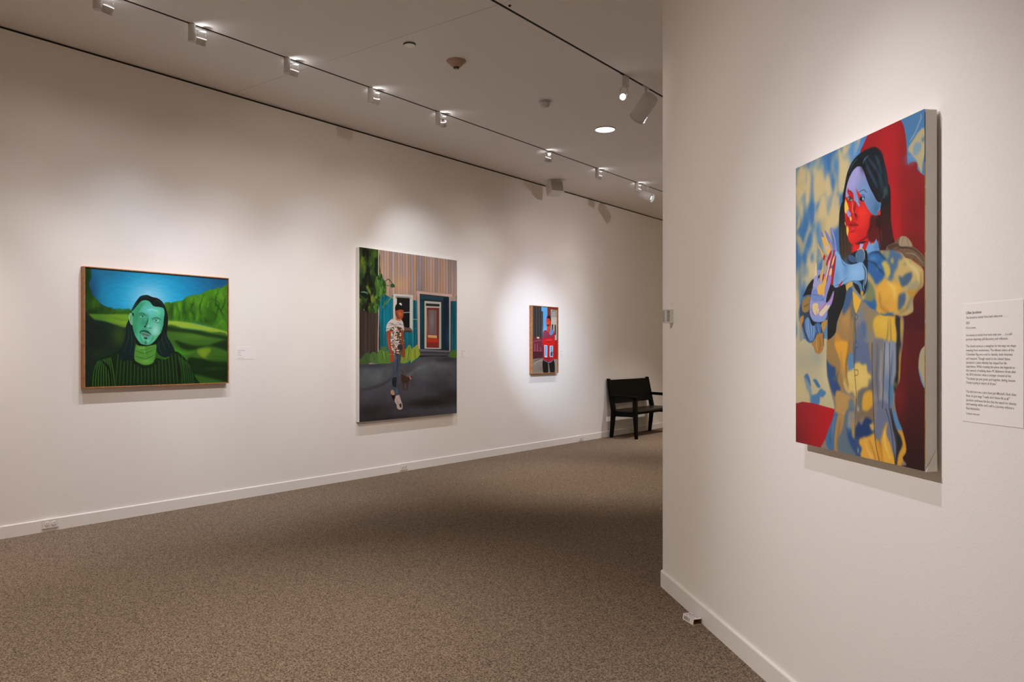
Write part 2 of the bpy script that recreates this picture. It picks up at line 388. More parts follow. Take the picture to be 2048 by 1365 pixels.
# loudspeaker tucked into the corner of wall and ceiling
t = thing('loudspeaker', 'small beige box loudspeaker where the left wall meets the ceiling', 'loudspeaker', (.26, 9.05, CEIL), math.radians(-28))
M_SPK = mat('beige_loudspeaker_shell', (.74, .70, .66), .5, var=(12, .02))
M_GRILL = mat('dark_beige_grille_cloth', (.33, .28, .24), .8, bump=(900, .5, .001))
tilt = Matrix.Rotation(math.radians(-16), 4, 'Y') @ Matrix.Translation((0, 0, -.115))
def tilted(mb, m): mb.v = [tuple(m @ Vector(v)) for v in mb.v]; return mb
tilted(MB().hexa([(-.08, -.085, -.09), (.09, -.10, -.09), (.09, .10, -.09), (-.08, .085, -.09)],
                 [(-.08, -.085, .08), (.09, -.10, .08), (.09, .10, .08), (-.08, .085, .08)]), tilt).build('cabinet', M_SPK, t, .008)
tilted(MB().box((.088, -.088, -.078), (.096, .088, .068)), tilt).build('grille', M_GRILL, t, .002)
MB().box((-.02, -.025, -.05), (.02, .025, 0)).build('mounting_bracket', M_DARK, t)

# ------------------------------------------------------------------ bench
M_BENCH = mat('black_stained_wood', (.0028, .0026, .0025), .65, bump=(60, .08, .001), var=(20, .2), spec=.12)
M_SEAT = mat('dark_brown_seat_wood', (.016, .012, .009), .38, bump=(40, .06, .001), var=(9, .25))
t = thing('bench', 'black wooden bench with a tall solid backrest against the left wall', 'bench', (0, 10.93, 0))
LB, DP = 1.30, .50                        # length along the wall, depth
def leg(x0, y0, w0, x1, y1, w1, h0, h1):
    return MB().hexa([(x0 - w0, y0 - w0, h0), (x0 + w0, y0 - w0, h0), (x0 + w0, y0 + w0, h0), (x0 - w0, y0 + w0, h0)],
                     [(x1 - w1, y1 - w1, h1), (x1 + w1, y1 - w1, h1), (x1 + w1, y1 + w1, h1), (x1 - w1, y1 + w1, h1)])
for y in (0.0, LB):
    # rear leg runs up into a post that leans towards the wall
    r = leg(.095, y, .022, .135, y, .033, 0, .42)
    r.hexa([(.102, y - .033, .42), (.168, y - .033, .42), (.168, y + .033, .42), (.102, y + .033, .42)],
           [(.020, y - .026, .925), (.062, y - .026, .925), (.062, y + .026, .925), (.020, y + .026, .925)])
    r.build('rear_leg', M_BENCH, t, .003)
    leg(.535, y, .021, .515, y, .033, 0, .45).box((.485, y - .030, .45), (.545, y + .030, .635)).build('front_leg', M_BENCH, t, .003)
    MB().hexa([(.085, y - .030, .625), (.56, y - .030, .605), (.56, y + .030, .605), (.085, y + .030, .625)],
              [(.085, y - .030, .668), (.56, y - .030, .655), (.56, y + .030, .655), (.085, y + .030, .668)]).build('armrest', M_BENCH, t, .003)
    MB().box((.14, y - .016, .335), (.50, y + .016, .415)).build('side_rail', M_BENCH, t, .002)
MB().hexa([(.118, .02, .535), (.140, .02, .535), (.140, LB - .02, .535), (.118, LB - .02, .535)],
          [(.044, .02, .905), (.066, .02, .905), (.066, LB - .02, .905), (.044, LB - .02, .905)]).build('backrest', M_BENCH, t, .003)
MB().box((.12, -.005, .412), (.548, LB + .005, .440)).build('seat', M_SEAT, t, .004)
MB().box((.50, .03, .375), (.525, LB - .03, .412)).build('front_rail', M_BENCH, t, .002)

# ------------------------------------------------------------------ outlets let into the baseboard
M_SLOT = mat('outlet_slots', (.10, .09, .08), .6)
M_OUT = mat('outlet_plastic', (.80, .775, .75), .38, var=(20, .01))
def outlet(y, wd, z0, z1, lab):
    t = thing('wall_outlet', lab, 'electrical outlet', (.012, y, 0), 0, 'outlets along the left baseboard')
    MB().box((-.004, 0, z0), (.009, wd, z1)).build('cover_plate', M_OUT, t, .0015)
    for f in (.30, .70):
        c = (0.009, wd * f, (z0 + z1) / 2)
        r = MB().lathe([(.0165, -.002), (.0165, .0025), (.0150, .0035)], c, (1, 0, 0), 28).build('socket_face', M_OUT, t)
        MB().box((.0124, c[1] - .0065, c[2] - .001), (.0130, c[1] - .0050, c[2] + .007)).box((.0124, c[1] + .005, c[2] - .001), (.0130, c[1] + .0065, c[2] + .006)) \
            .lathe([(.0022, 0), (.0022, .0006)], (.0124, c[1], c[2] - .008), (1, 0, 0), 10).build('slots', M_SLOT, r)
outlet(2.621, .114, .024, .091, 'white double outlet in the baseboard below the green landscape portrait, far left')
outlet(6.359, .111, .018, .091, 'white outlet in the baseboard below the tall street scene')
outlet(10.109, .115, .018, .093, 'white outlet in the baseboard just left of the black bench')

# ------------------------------------------------------------------ right wall frame: local x runs along the wall towards the viewer, local y into the room, z up
RW = Matrix.Translation((4.323 - .012 * .0, K - 4.323, 0)) @ Matrix.Rotation(math.radians(-45), 4, 'Z')
# s = distance from the outer corner; the room side is local -y
def on_right(name, label, cat, s, z, off=0.0, group=None):
    o = thing(name, label, cat, RW @ Vector((s, -off, z)), math.radians(-45), group)
    return o
S0 = -.018                                # shift between the measured baseboard corner and the paint corner
t = on_right('climate_logger', 'small white vented box on the right wall close to its outer corner', 'climate logger', .155, 1.508)
MB().box((-.006, -.048, 0), (.030, 0, .078)).build('case', mat('logger_white', (.74, .72, .68), .45, var=(9, .01)), t, .002)
v = MB()
for k in range(10): v.box((.0301, -.036, .010 + k * .0062), (.0306, -.021, .0128 + k * .0062))
v.build('vent_slots', M_SLOT, t)
MB().box((-.003, -.0500, .006), (.027, -.0480, .072)).build('display_panel', mat('logger_grey_panel', (.36, .36, .38), .3, var=(9, .02)), t)
t2 = on_right('tape_strip', 'bit of white tape on the right wall just above the small vented box', 'tape', .155, 1.600)
MB().hexa([(-.02, -.0006, 0), (.035, -.0006, .006), (.035, 0, .006), (-.02, 0, 0)], [(-.02, -.0006, .018), (.035, -.0006, .024), (.035, 0, .024), (-.02, 0, .018)]).build('tape', M_OUT, t2)

# glue trap on the carpet
M_CARD = mat('white_cardboard', (.80, .77, .76), .55, var=(30, .03))
M_KRAFT = mat('brown_inside_cardboard', (.42, .25, .12), .6, var=(40, .15))
M_INK = mat('grey_print', (.36, .33, .35), .6)
th = math.atan2(-.57, .82)
t = thing('insect_trap', 'small open ended white cardboard insect trap on the carpet against the right baseboard', 'insect trap', (4.657, 3.723, 0), th)
Lb, Wb, Hb, tk = .100, .052, .028, .0012
mb = MB()
mb.box((0, 0, 0), (Lb, Wb, tk)).box((0, .004, Hb - tk), (Lb, Wb - .002, Hb))
mb.hexa([(0, 0, 0), (Lb, 0, 0), (Lb, tk, 0), (0, tk, 0)], [(0, .004, Hb), (Lb, .004, Hb), (Lb, .004 + tk, Hb), (0, .004 + tk, Hb)])
mb.hexa([(0, Wb - tk, 0), (Lb, Wb - tk, 0), (Lb, Wb, 0), (0, Wb, 0)], [(0, Wb - .002 - tk, Hb), (Lb, Wb - .002 - tk, Hb), (Lb, Wb - .002, Hb), (0, Wb - .002, Hb)])
mb.build('sleeve', M_CARD, t)
MB().box((.012, .0055, tk), (Lb - .001, Wb - .004, tk + .0006)).box((.012, .0053, tk), (Lb - .001, .0059, Hb - tk)).box((.012, Wb - .0046, tk), (Lb - .001, Wb - .004, Hb - tk)) \
    .box((.012, .0055, Hb - tk - .0008), (Lb - .001, Wb - .004, Hb - tk)).build('inner_liner', M_KRAFT, t)
pr = MB()
for (x0, x1, y0, y1) in ((.012, .030, .010, .018), (.010, .026, .024, .040), (.034, .060, .014, .020), (.032, .048, .026, .046), (.056, .064, .024, .044), (.068, .082, .034, .044)):
    pr.box((x0, y0, Hb), (x1, y1, Hb + .0003))
pr.lathe([(.0085, 0), (.0085, .0003), (.0055, .0003), (.0055, 0)], (.076, .016, Hb), (0, 0, 1), 20, caps=False)
for (x0, x1) in ((.012, .050), (.056, .064)): pr.hexa([(x0, -.0002, .006), (x1, -.0002, .006), (x1, .0008, .006), (x0, .0008, .006)], [(x0, .0024, .022), (x1, .0024, .022), (x1, .0034, .022), (x0, .0034, .022)])
pr.build('printed_marks', M_INK, t)
# ------------------------------------------------------------------ paint engine: polygons, strokes and soft dabs on a raster of paint
class Paint:
    def __init__(s, W, H, px):
        s.px = px; s.nx = int(W / px) + 1; s.ny = int(H / px) + 1
        xs = np.linspace(0, W, s.nx); ys = np.linspace(0, H, s.ny)
        s.X, s.Y = np.meshgrid(xs, ys); s.xs = xs; s.ys = ys
        s.C = np.zeros((s.ny, s.nx, 3)); s.mask = None; s.X0, s.Y0, s.wm = s.X, s.Y, 0
    def col(s, h): return np.array([int(h[i:i + 2], 16) / 255 for i in (1, 3, 5)])
    def win(s, x0, y0, x1, y1):
        x0 -= s.wm; y0 -= s.wm; x1 += s.wm; y1 += s.wm
        i0 = max(0, np.searchsorted(s.xs, x0) - 1); i1 = min(s.nx, np.searchsorted(s.xs, x1) + 1)
        j0 = max(0, np.searchsorted(s.ys, y0) - 1); j1 = min(s.ny, np.searchsorted(s.ys, y1) + 1)
        return (slice(j0, max(j0, j1)), slice(i0, max(i0, i1)))
    def curve(s, p, closed):
        n = len(p); out = []
        rng = range(n) if closed else range(n - 1)
        for i in rng:
            if closed: a, b, c, d = p[i - 1], p[i], p[(i + 1) % n], p[(i + 2) % n]
            else: a, b, c, d = p[max(i - 1, 0)], p[i], p[i + 1], p[min(i + 2, n - 1)]
            for k in range(4):
                t = k / 4
                out.append(.5 * ((2 * b) + (c - a) * t + (2 * a - 5 * b + 4 * c - d) * t * t + (3 * b - a - 3 * c + d) * t ** 3))
        if not closed: out.append(p[-1])
        return np.array(out)
    def seg(s, w, a, b, wa=None, wb=None):
        x, y = s.X[w], s.Y[w]; d = b - a; L = max(d @ d, 1e-6)
        t = np.clip(((x - a[0]) * d[0] + (y - a[1]) * d[1]) / L, 0, 1)
        r = np.hypot(x - a[0] - t * d[0], y - a[1] - t * d[1])
        return r if wa is None else r - (wa + (wb - wa) * t)
    def poly_alpha(s, pts, soft, smooth):
        p = np.array(pts, float).reshape(-1, 2)
        if smooth: p = s.curve(p, True)
        soft = max(soft, s.px * 1.2); m = soft
        w = s.win(p[:, 0].min() - m, p[:, 1].min() - m, p[:, 0].max() + m, p[:, 1].max() + m)
        x, y = s.X[w], s.Y[w]
        if x.size == 0: return w, x
        ins = np.zeros(x.shape, bool); dist = np.full(x.shape, 1e9)
        for i in range(len(p)):
            a, b = p[i - 1], p[i]
            if a[1] != b[1]:
                c = ((a[1] > y) != (b[1] > y)) & (x < (b[0] - a[0]) * (y - a[1]) / (b[1] - a[1]) + a[0]); ins ^= c
            dist = np.minimum(dist, s.seg(w, a, b))
        t = np.clip(.5 + np.where(ins, dist, -dist) / soft, 0, 1)
        return w, t * t * (3 - 2 * t)
    def put(s, w, al, col):
        if s.mask is not None: al = al * s.mask[w]
        s.C[w] = s.C[w] * (1 - al[..., None]) + col * al[..., None]
    def noise(s, sx, sy, seed):
        r = np.random.RandomState(seed); out = 0
        for k, amp in ((1, .65), (2.1, .35)):
            gx, gy = s.X0 * k / sx, s.Y0 * k / sy
            g = r.rand(int(gy.max()) + 3, int(gx.max()) + 3)
            i, j = gx.astype(int), gy.astype(int); u, v = gx - i, gy - j
            u = u * u * (3 - 2 * u); v = v * v * (3 - 2 * v)
            out = out + amp * ((g[j, i] * (1 - u) + g[j, i + 1] * u) * (1 - v) + (g[j + 1, i] * (1 - u) + g[j + 1, i + 1] * u) * v)
        return out
    def run(s, ops):
        for o in ops:
            k = o[0]
            if k in 'FP':
                w, al = s.poly_alpha(o[3], o[2], k == 'F'); s.put(w, al, s.col(o[1]))
            elif k == 'G':
                w, al = s.poly_alpha(o[5], o[4], True); ax, ay, bx, by = o[3]
                L = (bx - ax) ** 2 + (by - ay) ** 2
                t = np.clip(((s.X[w] - ax) * (bx - ax) + (s.Y[w] - ay) * (by - ay)) / L, 0, 1)[..., None]
                s.put(w, al, s.col(o[1]) * (1 - t) + s.col(o[2]) * t)
            elif k == 'B':
                _, c, al, x, y, rx, ry = o
                w = s.win(x - 2.6 * rx, y - 2.6 * ry, x + 2.6 * rx, y + 2.6 * ry)
                q = ((s.X[w] - x) / rx) ** 2 + ((s.Y[w] - y) / ry) ** 2
                s.put(w, al * np.exp(-q * .9) * np.clip((6.7 - q) / 3, 0, 1), s.col(c))
            elif k in 'ST':
                _, c, wd, soft, pts = o
                p = s.curve(np.array(pts, float).reshape(-1, 2), False) if len(pts) > 4 else np.array(pts, float).reshape(-1, 2)
                soft = max(soft, s.px * 1.2); m = wd / 2 + soft
                w = s.win(p[:, 0].min() - m, p[:, 1].min() - m, p[:, 0].max() + m, p[:, 1].max() + m)
                if s.X[w].size == 0: continue
                n = len(p) - 1; d = np.full(s.X[w].shape, 1e9)
                wid = lambda t: wd / 2 * (1 if k == 'S' else .35 + .65 * math.sin(math.pi * min(max(t, 0.0), 1.0)))
                for i in range(n):
                    d = np.minimum(d, s.seg(w, p[i], p[i + 1], wid(i / n), wid((i + 1) / n)))
                t = np.clip(.5 - d / soft, 0, 1); s.put(w, t * t * (3 - 2 * t), s.col(c))
            elif k == 'M':
                if len(o) == 1: s.mask = None
                else:
                    w, al = s.poly_alpha(o[2], o[1], True); s.mask = np.zeros(s.X.shape); s.mask[w] = al
            elif k == 'W':                                            # wobble of the following edges
                if len(o) == 1: s.X, s.Y, s.wm = s.X0, s.Y0, 0
                else:
                    s.X = s.X0 + (s.noise(o[2], o[3], o[4]) - .5) * 2 * o[1]; s.Y = s.Y0 + (s.noise(o[2], o[3], o[4] + 7) - .5) * 2 * o[1]; s.wm = o[1]
            elif k == 'N':
                f = 1 + o[1] * 2 * (s.noise(o[2], o[3], o[4]) - .5)
                C2 = np.clip(s.C * f[..., None], 0, 1); m = 1 if s.mask is None else s.mask[..., None]
                s.C = s.C * (1 - m) + C2 * m
            elif k == 'U':                                            # wet blending inside the mask
                r = max(1, int(round(o[1] / s.px * 2))); g = np.exp(-.5 * (np.arange(-r, r + 1) / (r / 2)) ** 2); g /= g.sum()
                D = s.C
                for ax in (0, 1):
                    pad = [(0, 0)] * 3; pad[ax] = (r, r); Q = np.pad(D, pad, 'edge'); n = D.shape[ax]
                    D = sum(gk * (Q[i:i + n] if ax == 0 else Q[:, i:i + n]) for i, gk in enumerate(g))
                m = 1 if s.mask is None else s.mask[..., None]
                s.C = s.C * (1 - m) + D * m
            elif k == 'K':
                al = np.clip((s.noise(o[4], o[5], o[6]) - o[2]) / o[3] + .5, 0, 1)
                s.put((slice(None), slice(None)), al, s.col(o[1]))
        return s.C
# ------------------------------------------------------------------ what is painted on the four canvases, in millimetres on the canvas (x right, y down)
ART_WOMAN = (729, 1010, [
["P","#3d72ab",2.2,[-9,-241,737,-8,730,1001,-12,1111]],
["B","#5e97d0",0.9,376,19,64,66],
["B","#2f6199",0.8,145,25,140,28],
["B","#35689f",0.8,43,163,67,75],
["B","#4b87c2",0.7,145,116,105,72],
["W",26,70,90,71],
["F","#c6b587",22.3,[2,-2,44,2,66,41,73,24,92,19,110,50,138,77,166,49,195,34,214,73,246,98,227,119,180,141,145,145,110,131,95,99,59,73,2,49]],
["F","#c8b688",19.8,[222,22,260,14,279,26,307,12,323,30,335,2,371,3,359,25,323,47,356,72,335,94,316,117,272,106,240,79,227,52]],
["F","#bdac7e",20.6,[2,55,73,76,77,95,21,125,1,144]],
["F","#c5b486",21.3,[259,129,291,111,316,103,341,68,365,67,353,91,335,121,316,144,278,153,253,159,240,142]],
["F","#c9b789",22.6,[145,218,138,180,166,149,193,137,210,168,223,206,233,169,259,150,291,166,316,161,319,185,303,233,278,257,246,262,233,274,239,345,179,330,159,274]],
["F","#9aa092",17.4,[117,180,152,179,124,232,73,274,43,321,20,310,73,250]],
["F","#b5a678",6.5,[1,183,20,197,14,219,1,221]],
["F","#c0ad78",7.6,[1,247,36,241,47,271,20,310,1,316]],
["F","#2f6ba8",20.2,[35,346,58,323,116,282,152,269,165,311,144,366,123,400,72,424,61,446,54,408]],
["F","#b9ab80",17.1,[145,214,213,225,193,293,213,342,158,371,144,395,137,416,109,424,72,432,65,424,102,401,137,365,158,324,145,279,159,245]],
["F","#a79f80",22.2,[1,247,36,245,58,274,28,304,13,321,43,354,58,408,65,453,35,481,1,456]],
["F","#7d8f90",20.6,[1,437,50,452,57,483,20,514,0,517]],
["F","#b7ae92",22.2,[0,517,35,522,57,594,101,646,198,679,231,717,231,822,0,834]],
["F","#8e9390",26.6,[35,556,72,628,129,672,212,669,218,705,143,755,72,707,27,646]],
["F","#4f86b8",7.8,[192,559,225,578,225,630,212,655,198,640,212,605]],
["W"],
["M",10.9,[-10,-30,401,-30,365,74,334,154,291,248,278,350,165,443,101,548,-4,619]],
["K","#c9bb90",0.56,0.34,46,120,81],
["K","#4a80b6",0.68,0.3,40,130,82],
["K","#3d72aa",0.74,0.2,60,90,83],
["U",4.5],
["M"],
["W"],
["F","#bcb390",3.4,[-1,652,275,655,274,874,-1,872]],
["B","#a3a390",0.7,53,714,69,57],
["B","#ccc49c",0.7,220,744,40,79],
["B","#8e9a98",0.6,150,690,43,40],
["B","#c5b684",0.8,38,807,46,50],
["W",16,40,60,72],
["F","#3f6f9f",9.7,[69,764,88,756,103,770,105,797,88,795]],
["F","#3f6f9f",9.4,[125,766,151,769,172,790,168,801,150,795,136,780]],
["F","#4a7cab",10.7,[88,805,103,827,129,833,158,817,182,802,205,821,172,838,168,853,157,866,114,869,110,845]],
["F","#7d95a0",12.9,[69,764,114,811,114,864,95,835,73,787]],
["W"],
["G","#8a1a22","#b4111d",[6,926,220,914],2.2,[-1,868,264,870,300,879,299,1005,206,1014,-2,1010]],
["B","#6d151b",0.6,6,1003,71,62],
["M",1.7,[415,46,432,24,457,-1,511,-56,593,-31,622,-1,637,24,648,69,655,134,666,133,685,137,698,146,701,166,749,175,742,1111,556,1148,561,415,456,275,423,107]],
["P","#9a1a20",1.7,[401,-96,750,11,742,1111,395,1180]],
["B","#b01d24",0.9,562,70,60,104],
["B","#b51820",0.9,586,235,29,79],
["B","#c01a26",0.8,605,314,19,48],
["B","#8a1f24",0.9,682,165,50,35],
["B","#7e1a1f",0.95,704,286,66,95],
["B","#8f1a20",0.7,635,125,19,89],
["G","#7b1a1e","#4a1517",[681,391,680,565],35.0,[581,387,747,371,745,738,579,742]],
["G","#551618","#2a1113",[675,748,674,1003],16.1,[577,657,767,658,764,1033,575,1065]],
["B","#7c1a20",0.75,616,811,29,58],
["B","#6a181c",0.6,637,694,24,61],
["M"],
["F","#a8a283",1.5,[728,661,711,676,703,706,704,735,717,759,728,779,739,778,740,658]],
["T","#5c86bb",5.9,1.1,[704,726,715,756,727,777]],
["F","#4b7cac",1.5,[623,-2,651,-5,750,-1,749,178,701,166,698,146,685,137,666,133,655,134,648,69,637,24]],
["B","#6796c4",0.8,673,122,27,17],
["W",18,60,80,73],
["F","#b5ac85",9.7,[657,95,678,77,701,66,728,69,727,159,714,159,701,141,678,124,655,112]],
["F","#7f9cae",8.8,[674,96,705,102,705,119,678,118]],
["T","#7fa0ba",7.9,5.7,[708,4,710,28,678,62,660,81]],
["B","#3e6c9c",0.7,718,96,8,7],
["W"],
["F","#0e161e",1.7,[484,44,506,52,524,66,539,93,555,137,564,179,569,217,567,256,576,310,593,352,596,383,561,415,363,393,327,383,306,360,294,317,295,256,306,210,321,172,325,136,341,95,371,62,423,45]],
["G","#141518","#3c2d23",[316,208,340,330],2.8,[294,218,325,176,364,217,387,320,375,385,327,383,297,355]],
["T","#54402f",3.2,2.3,[305,261,308,302,313,368]],
["T","#54402f",3.2,2.3,[325,264,328,305,332,370]],
["T","#54402f",3.1,2.2,[344,267,347,308,352,372]],
["T","#54402f",3.1,2.2,[361,270,364,310,368,374]],
["G","#1a1214","#3a1717",[510,180,541,311],4.1,[505,242,567,177,576,286,586,342,571,370,514,373,499,320]],
["T","#5c2222",8.1,5.6,[528,215,523,277,530,340]],
["F","#c81c20",1.1,[371,92,357,105,347,116,338,132,334,148,331,164,327,183,325,203,326,220,329,248,336,276,344,302,359,323,373,330,391,331,420,328,464,331,508,328,529,297,526,265,525,243,521,225,505,214,487,191,467,165,448,132,434,106,420,90,400,85]],
["M",0.9,[371,92,357,105,347,116,338,132,334,148,331,164,327,183,325,203,326,220,329,248,336,276,344,302,359,323,373,330,391,331,420,328,464,331,508,328,529,297,526,265,525,243,521,225,505,214,487,191,467,165,448,132,434,106,420,90,400,85]],
["B","#ee3826",0.95,428,238,36,27],
["B","#e62c24",0.9,370,303,32,18],
["B","#e8322a",0.7,419,272,36,17],
["B","#a5151b",0.8,346,247,15,15],
["F","#4a1315",14.6,[473,256,503,259,529,259,536,298,523,332,481,345,467,335,453,310,465,286]],
["F","#300f12",10.2,[503,261,529,264,529,297,513,329,497,320,500,286]],
["G","#9a9ad2","#4f7fae",[347,142,503,245],0.9,[371,92,357,105,347,116,335,131,332,164,341,173,350,172,368,188,375,187,389,195,397,203,409,214,413,211,407,200,418,200,432,200,438,206,443,213,457,230,473,246,487,254,508,259,515,247,526,240,529,222,505,214,487,191,467,165,448,132,434,106,420,90,400,85]],
["B","#a6a2dc",0.8,400,103,31,19],
["B","#a9a6e0",0.7,368,131,32,24],
["B","#6f9ecf",0.7,443,169,33,19],
["B","#3e6588",0.7,502,238,15,18],
["M"],
["P","#c41a20",0.7,[346,142,352,150,367,158,376,166,379,178,380,192,367,184,362,178,352,171,347,164,341,155]],
["P","#d8251f",0.7,[391,151,399,162,406,170,414,175,420,180,418,186,412,187,412,200,406,199,405,187,396,168]],
["S","#2b3454",2.0,1.1,[405,169,420,167,437,167,450,178]],
["T","#2a2c48",1.8,0.9,[341,153,356,154,370,161,377,171]],
["P","#f0c44a",0.7,[331,177,337,185,344,195,351,212,341,216,335,226,326,217,325,193]],
["F","#9494d6",0.9,[339,216,350,215,357,224,363,229,359,236,350,238,341,230]],
["P","#f0c95a",0.7,[354,239,363,238,368,248,362,255,358,249]],
["T","#f1d27a",2.0,0.7,[365,187,373,200,370,215,374,225,380,232]],
["F","#edc04c",0.9,[338,266,348,272,349,287,343,299,337,285]],
["P","#edc04c",0.7,[326,248,332,257,332,264,327,256]],
["F","#a3a8a6",0.7,[344,176,352,174,361,177,369,184,362,188,350,185]],
["B","#10191a",1,357,181,7,5],
["S","#16090d",2.5,0.7,[342,174,352,173,364,178,370,184]],
["T","#5a1014",1.8,0.9,[343,180,352,187,367,190]],
["F","#16090d",0.9,[412,192,416,187,426,186,436,189,440,193,436,200,426,201,416,197]],
["F","#8fb4d6",0.9,[425,188,433,190,437,194,434,198,428,198,425,193]],
["S","#27345a",1.9,1.1,[413,187,420,182,432,182,440,189]],
["B","#0c1018",1,420,192,6,5],
["F","#6d9fcf",1.1,[397,183,405,192,406,198,412,209,411,214,406,213,399,203,395,195]],
["T","#6a1114",5.7,3.9,[389,197,385,214,381,230]],
["F","#5f0d10",1.5,[380,232,391,234,399,241,394,245,385,242]],
["B","#dd2b22",0.8,380,238,7,4],
["B","#8a1518",0.7,394,248,8,6],
["F","#a8151b",1.1,[355,267,362,260,371,255,380,256,388,263,397,267,406,274,394,275,371,272]],
["F","#c81e28",1.1,[363,271,391,274,396,278,391,285,376,287,366,280]],
["S","#3f070b",2.0,0.9,[353,265,365,266,374,270,385,269,406,274]],
["B","#f24a58",0.85,375,279,7,2],
["B","#e05a62",0.6,378,258,4,2],
["B","#7c1216",0.7,373,289,17,2],
["T","#6b1216",5.7,4.8,[382,329,420,325,459,314,486,296,492,281]],
["F","#5f95c8",1.0,[508,252,512,245,521,239,523,228,519,221,526,226,526,243,515,247]],
["F","#d0302a",1.2,[509,253,522,244,525,255,518,260,512,259]],
["M",1.7,[423,87,400,62,412,52,484,44,527,68,542,100,557,144,564,185,569,217,554,233,541,227,531,213,510,199,478,167,456,134,440,101]],
["P","#101a24",1.8,[341,-13,612,59,611,270,340,223]],
["T","#3e5f78",5.8,5.8,[495,73,511,95,531,138]],
["T","#2f4a60",9.4,6.0,[440,65,451,94,484,140,510,177]],
["T","#2a465c",6.6,5.8,[489,97,526,149,541,190]],
["T","#4f7287",3.4,5.9,[457,70,473,86,500,118]],
["T","#1d3244",9.6,5.6,[537,114,552,161,559,200]],
["T","#8ea99a",3.6,5.6,[542,184,544,203,536,214]],
["T","#a4b592",3.3,5.7,[513,200,518,212,526,224]],
["T","#9db3a0",2.4,5.6,[549,182,554,196,557,208]],
["T","#2b4459",5.7,5.7,[510,127,523,167,531,194]],
["U",3.5],
["M"],
["B","#0a1016",0.7,434,90,16,19],
["F","#0d151e",1.7,[424,88,400,85,371,95,347,120,334,148,327,180,322,206,313,170,327,129,344,89,377,63,420,51]],
["T","#4d7488",4.2,6.7,[457,66,440,72,430,81]],
["T","#35536a",4.4,7.0,[400,59,374,71,352,94]],
["F","#101a24",1.6,[554,226,541,230,533,241,527,262,523,242,534,213]],
["F","#c61a1f",2.7,[373,327,399,335,444,333,488,322,509,322,512,350,455,371,399,378,375,372]],
["B","#e42822",0.8,392,350,23,19],
["F","#5b1416",6.7,[472,316,510,293,517,332,504,340,466,333]],
["P","#6d9fd6",1.3,[465,332,474,345,489,342,502,331,512,349,518,368,482,369,441,370,443,360]],
["B","#4a78ae",0.7,506,355,15,15],
["B","#b4b994",0.7,479,343,8,3],
["P","#a2b3e4",1.3,[415,334,434,337,423,354,411,348]],
["F","#878072",1.8,[315,459,363,457,432,488,487,543,560,568,633,573,633,649,623,701,618,759,598,793,596,832,612,876,631,906,649,959,631,986,616,1012,197,1034,207,974,250,907,263,865,244,821,215,753,215,648,232,543]],
["M",1.8,[315,459,363,457,432,488,487,543,560,568,633,573,633,649,623,701,618,759,598,793,596,832,612,876,631,906,649,959,631,986,616,1012,197,1034,207,974,250,907,263,865,244,821,215,753,215,648,232,543]],
["W",5,30,50,74],
["F","#9a7d50",10.0,[315,459,375,484,392,551,385,715,314,716,218,718,212,630,270,614,296,546]],
["F","#c08c3e",22.4,[277,614,314,649,338,716,301,716,264,648]],
["B","#b98f52",0.8,338,565,36,46],
["F","#3f5f88",17.2,[333,464,369,467,375,497,351,536,320,558,314,530]],
["F","#6d6a63",16.9,[363,516,392,558,385,715,350,715,362,616]],
["F","#9c7d4e",14.2,[363,576,380,583,374,682,356,682]],
["F","#7d8088",9.6,[398,551,498,566,492,635,507,713,397,715,392,617]],
["F","#8f8262",19.0,[443,547,508,563,497,619,481,644,454,602]],
["F","#4f6b94",20.5,[426,585,449,592,443,631,420,617]],
["F","#61718c",20.8,[398,600,432,618,442,714,397,715]],
["F","#d8b040",10.6,[503,567,609,577,608,631,589,670,549,645,508,638,489,606]],
["B","#e0bb50",0.7,539,592,30,18],
["F","#727d92",12.7,[539,642,559,651,579,648,604,664,601,712,507,713,497,650]],
["B","#8a8d98",0.6,486,666,32,37],
["F","#25272c",2.3,[597,573,624,577,632,610,628,640,621,701,614,741,596,802,589,772,603,712,606,637]],
["F","#c9a03c",1.9,[623,576,633,593,631,625,626,649,622,610]],
["T","#3a3a40",2.7,1.6,[562,572,560,614,546,669,544,712]],
["T","#3a3a40",2.7,1.6,[575,578,574,636,573,712]],
["F","#9a7c4c",9.5,[218,647,275,647,326,742,332,770,313,809,287,796,241,726]],
["F","#dca035",9.2,[265,644,345,645,348,697,345,731,332,759,316,732,281,683]],
["F","#2c4d80",11.0,[217,709,241,723,271,734,273,761,287,782,305,801,274,814,262,824,241,805,221,759]],
["B","#6a6c60",0.7,267,771,13,7],
["F","#5a86b4",12.1,[345,686,379,684,381,729,357,736,345,721]],
["F","#5c6e90",14.5,[383,649,464,649,476,705,469,742,435,723,406,699,385,717]],
["F","#9a7f52",9.5,[464,649,482,650,479,709,469,702]],
["F","#79797f",3.4,[481,650,543,650,537,753,537,848,485,852,476,754]],
["B","#9a96a0",0.6,518,817,27,19],
["F","#8492a4",3.3,[545,650,603,651,600,719,582,789,571,846,539,848,543,720]],
["B","#5c7cab",0.7,555,770,20,28],
["B","#9aa8b8",0.7,556,694,15,47],
["F","#4d83b5",4.1,[563,783,584,776,582,832,576,845,566,834]],
["F","#26282c",2.0,[602,651,620,651,621,704,610,750,599,782,587,784,592,763,602,704]],
["F","#c99c38",2.0,[621,657,623,719,616,769,608,769,613,732]],
["B","#7a7f42",0.8,594,777,7,7],
["F","#b5915a",4.8,[273,807,306,809,350,817,387,825,384,846,350,862,328,881,312,896,274,881,270,846]],
["F","#677a84",13.4,[350,834,375,826,381,860,362,881,350,862]],
["F","#d8be6a",8.9,[321,770,338,755,351,738,378,731,385,715,405,710,429,721,447,719,455,742,473,758,460,768,455,790,423,793,405,807,393,825,375,805,350,810,326,792]],
["B","#dfc679",0.7,363,761,24,17],
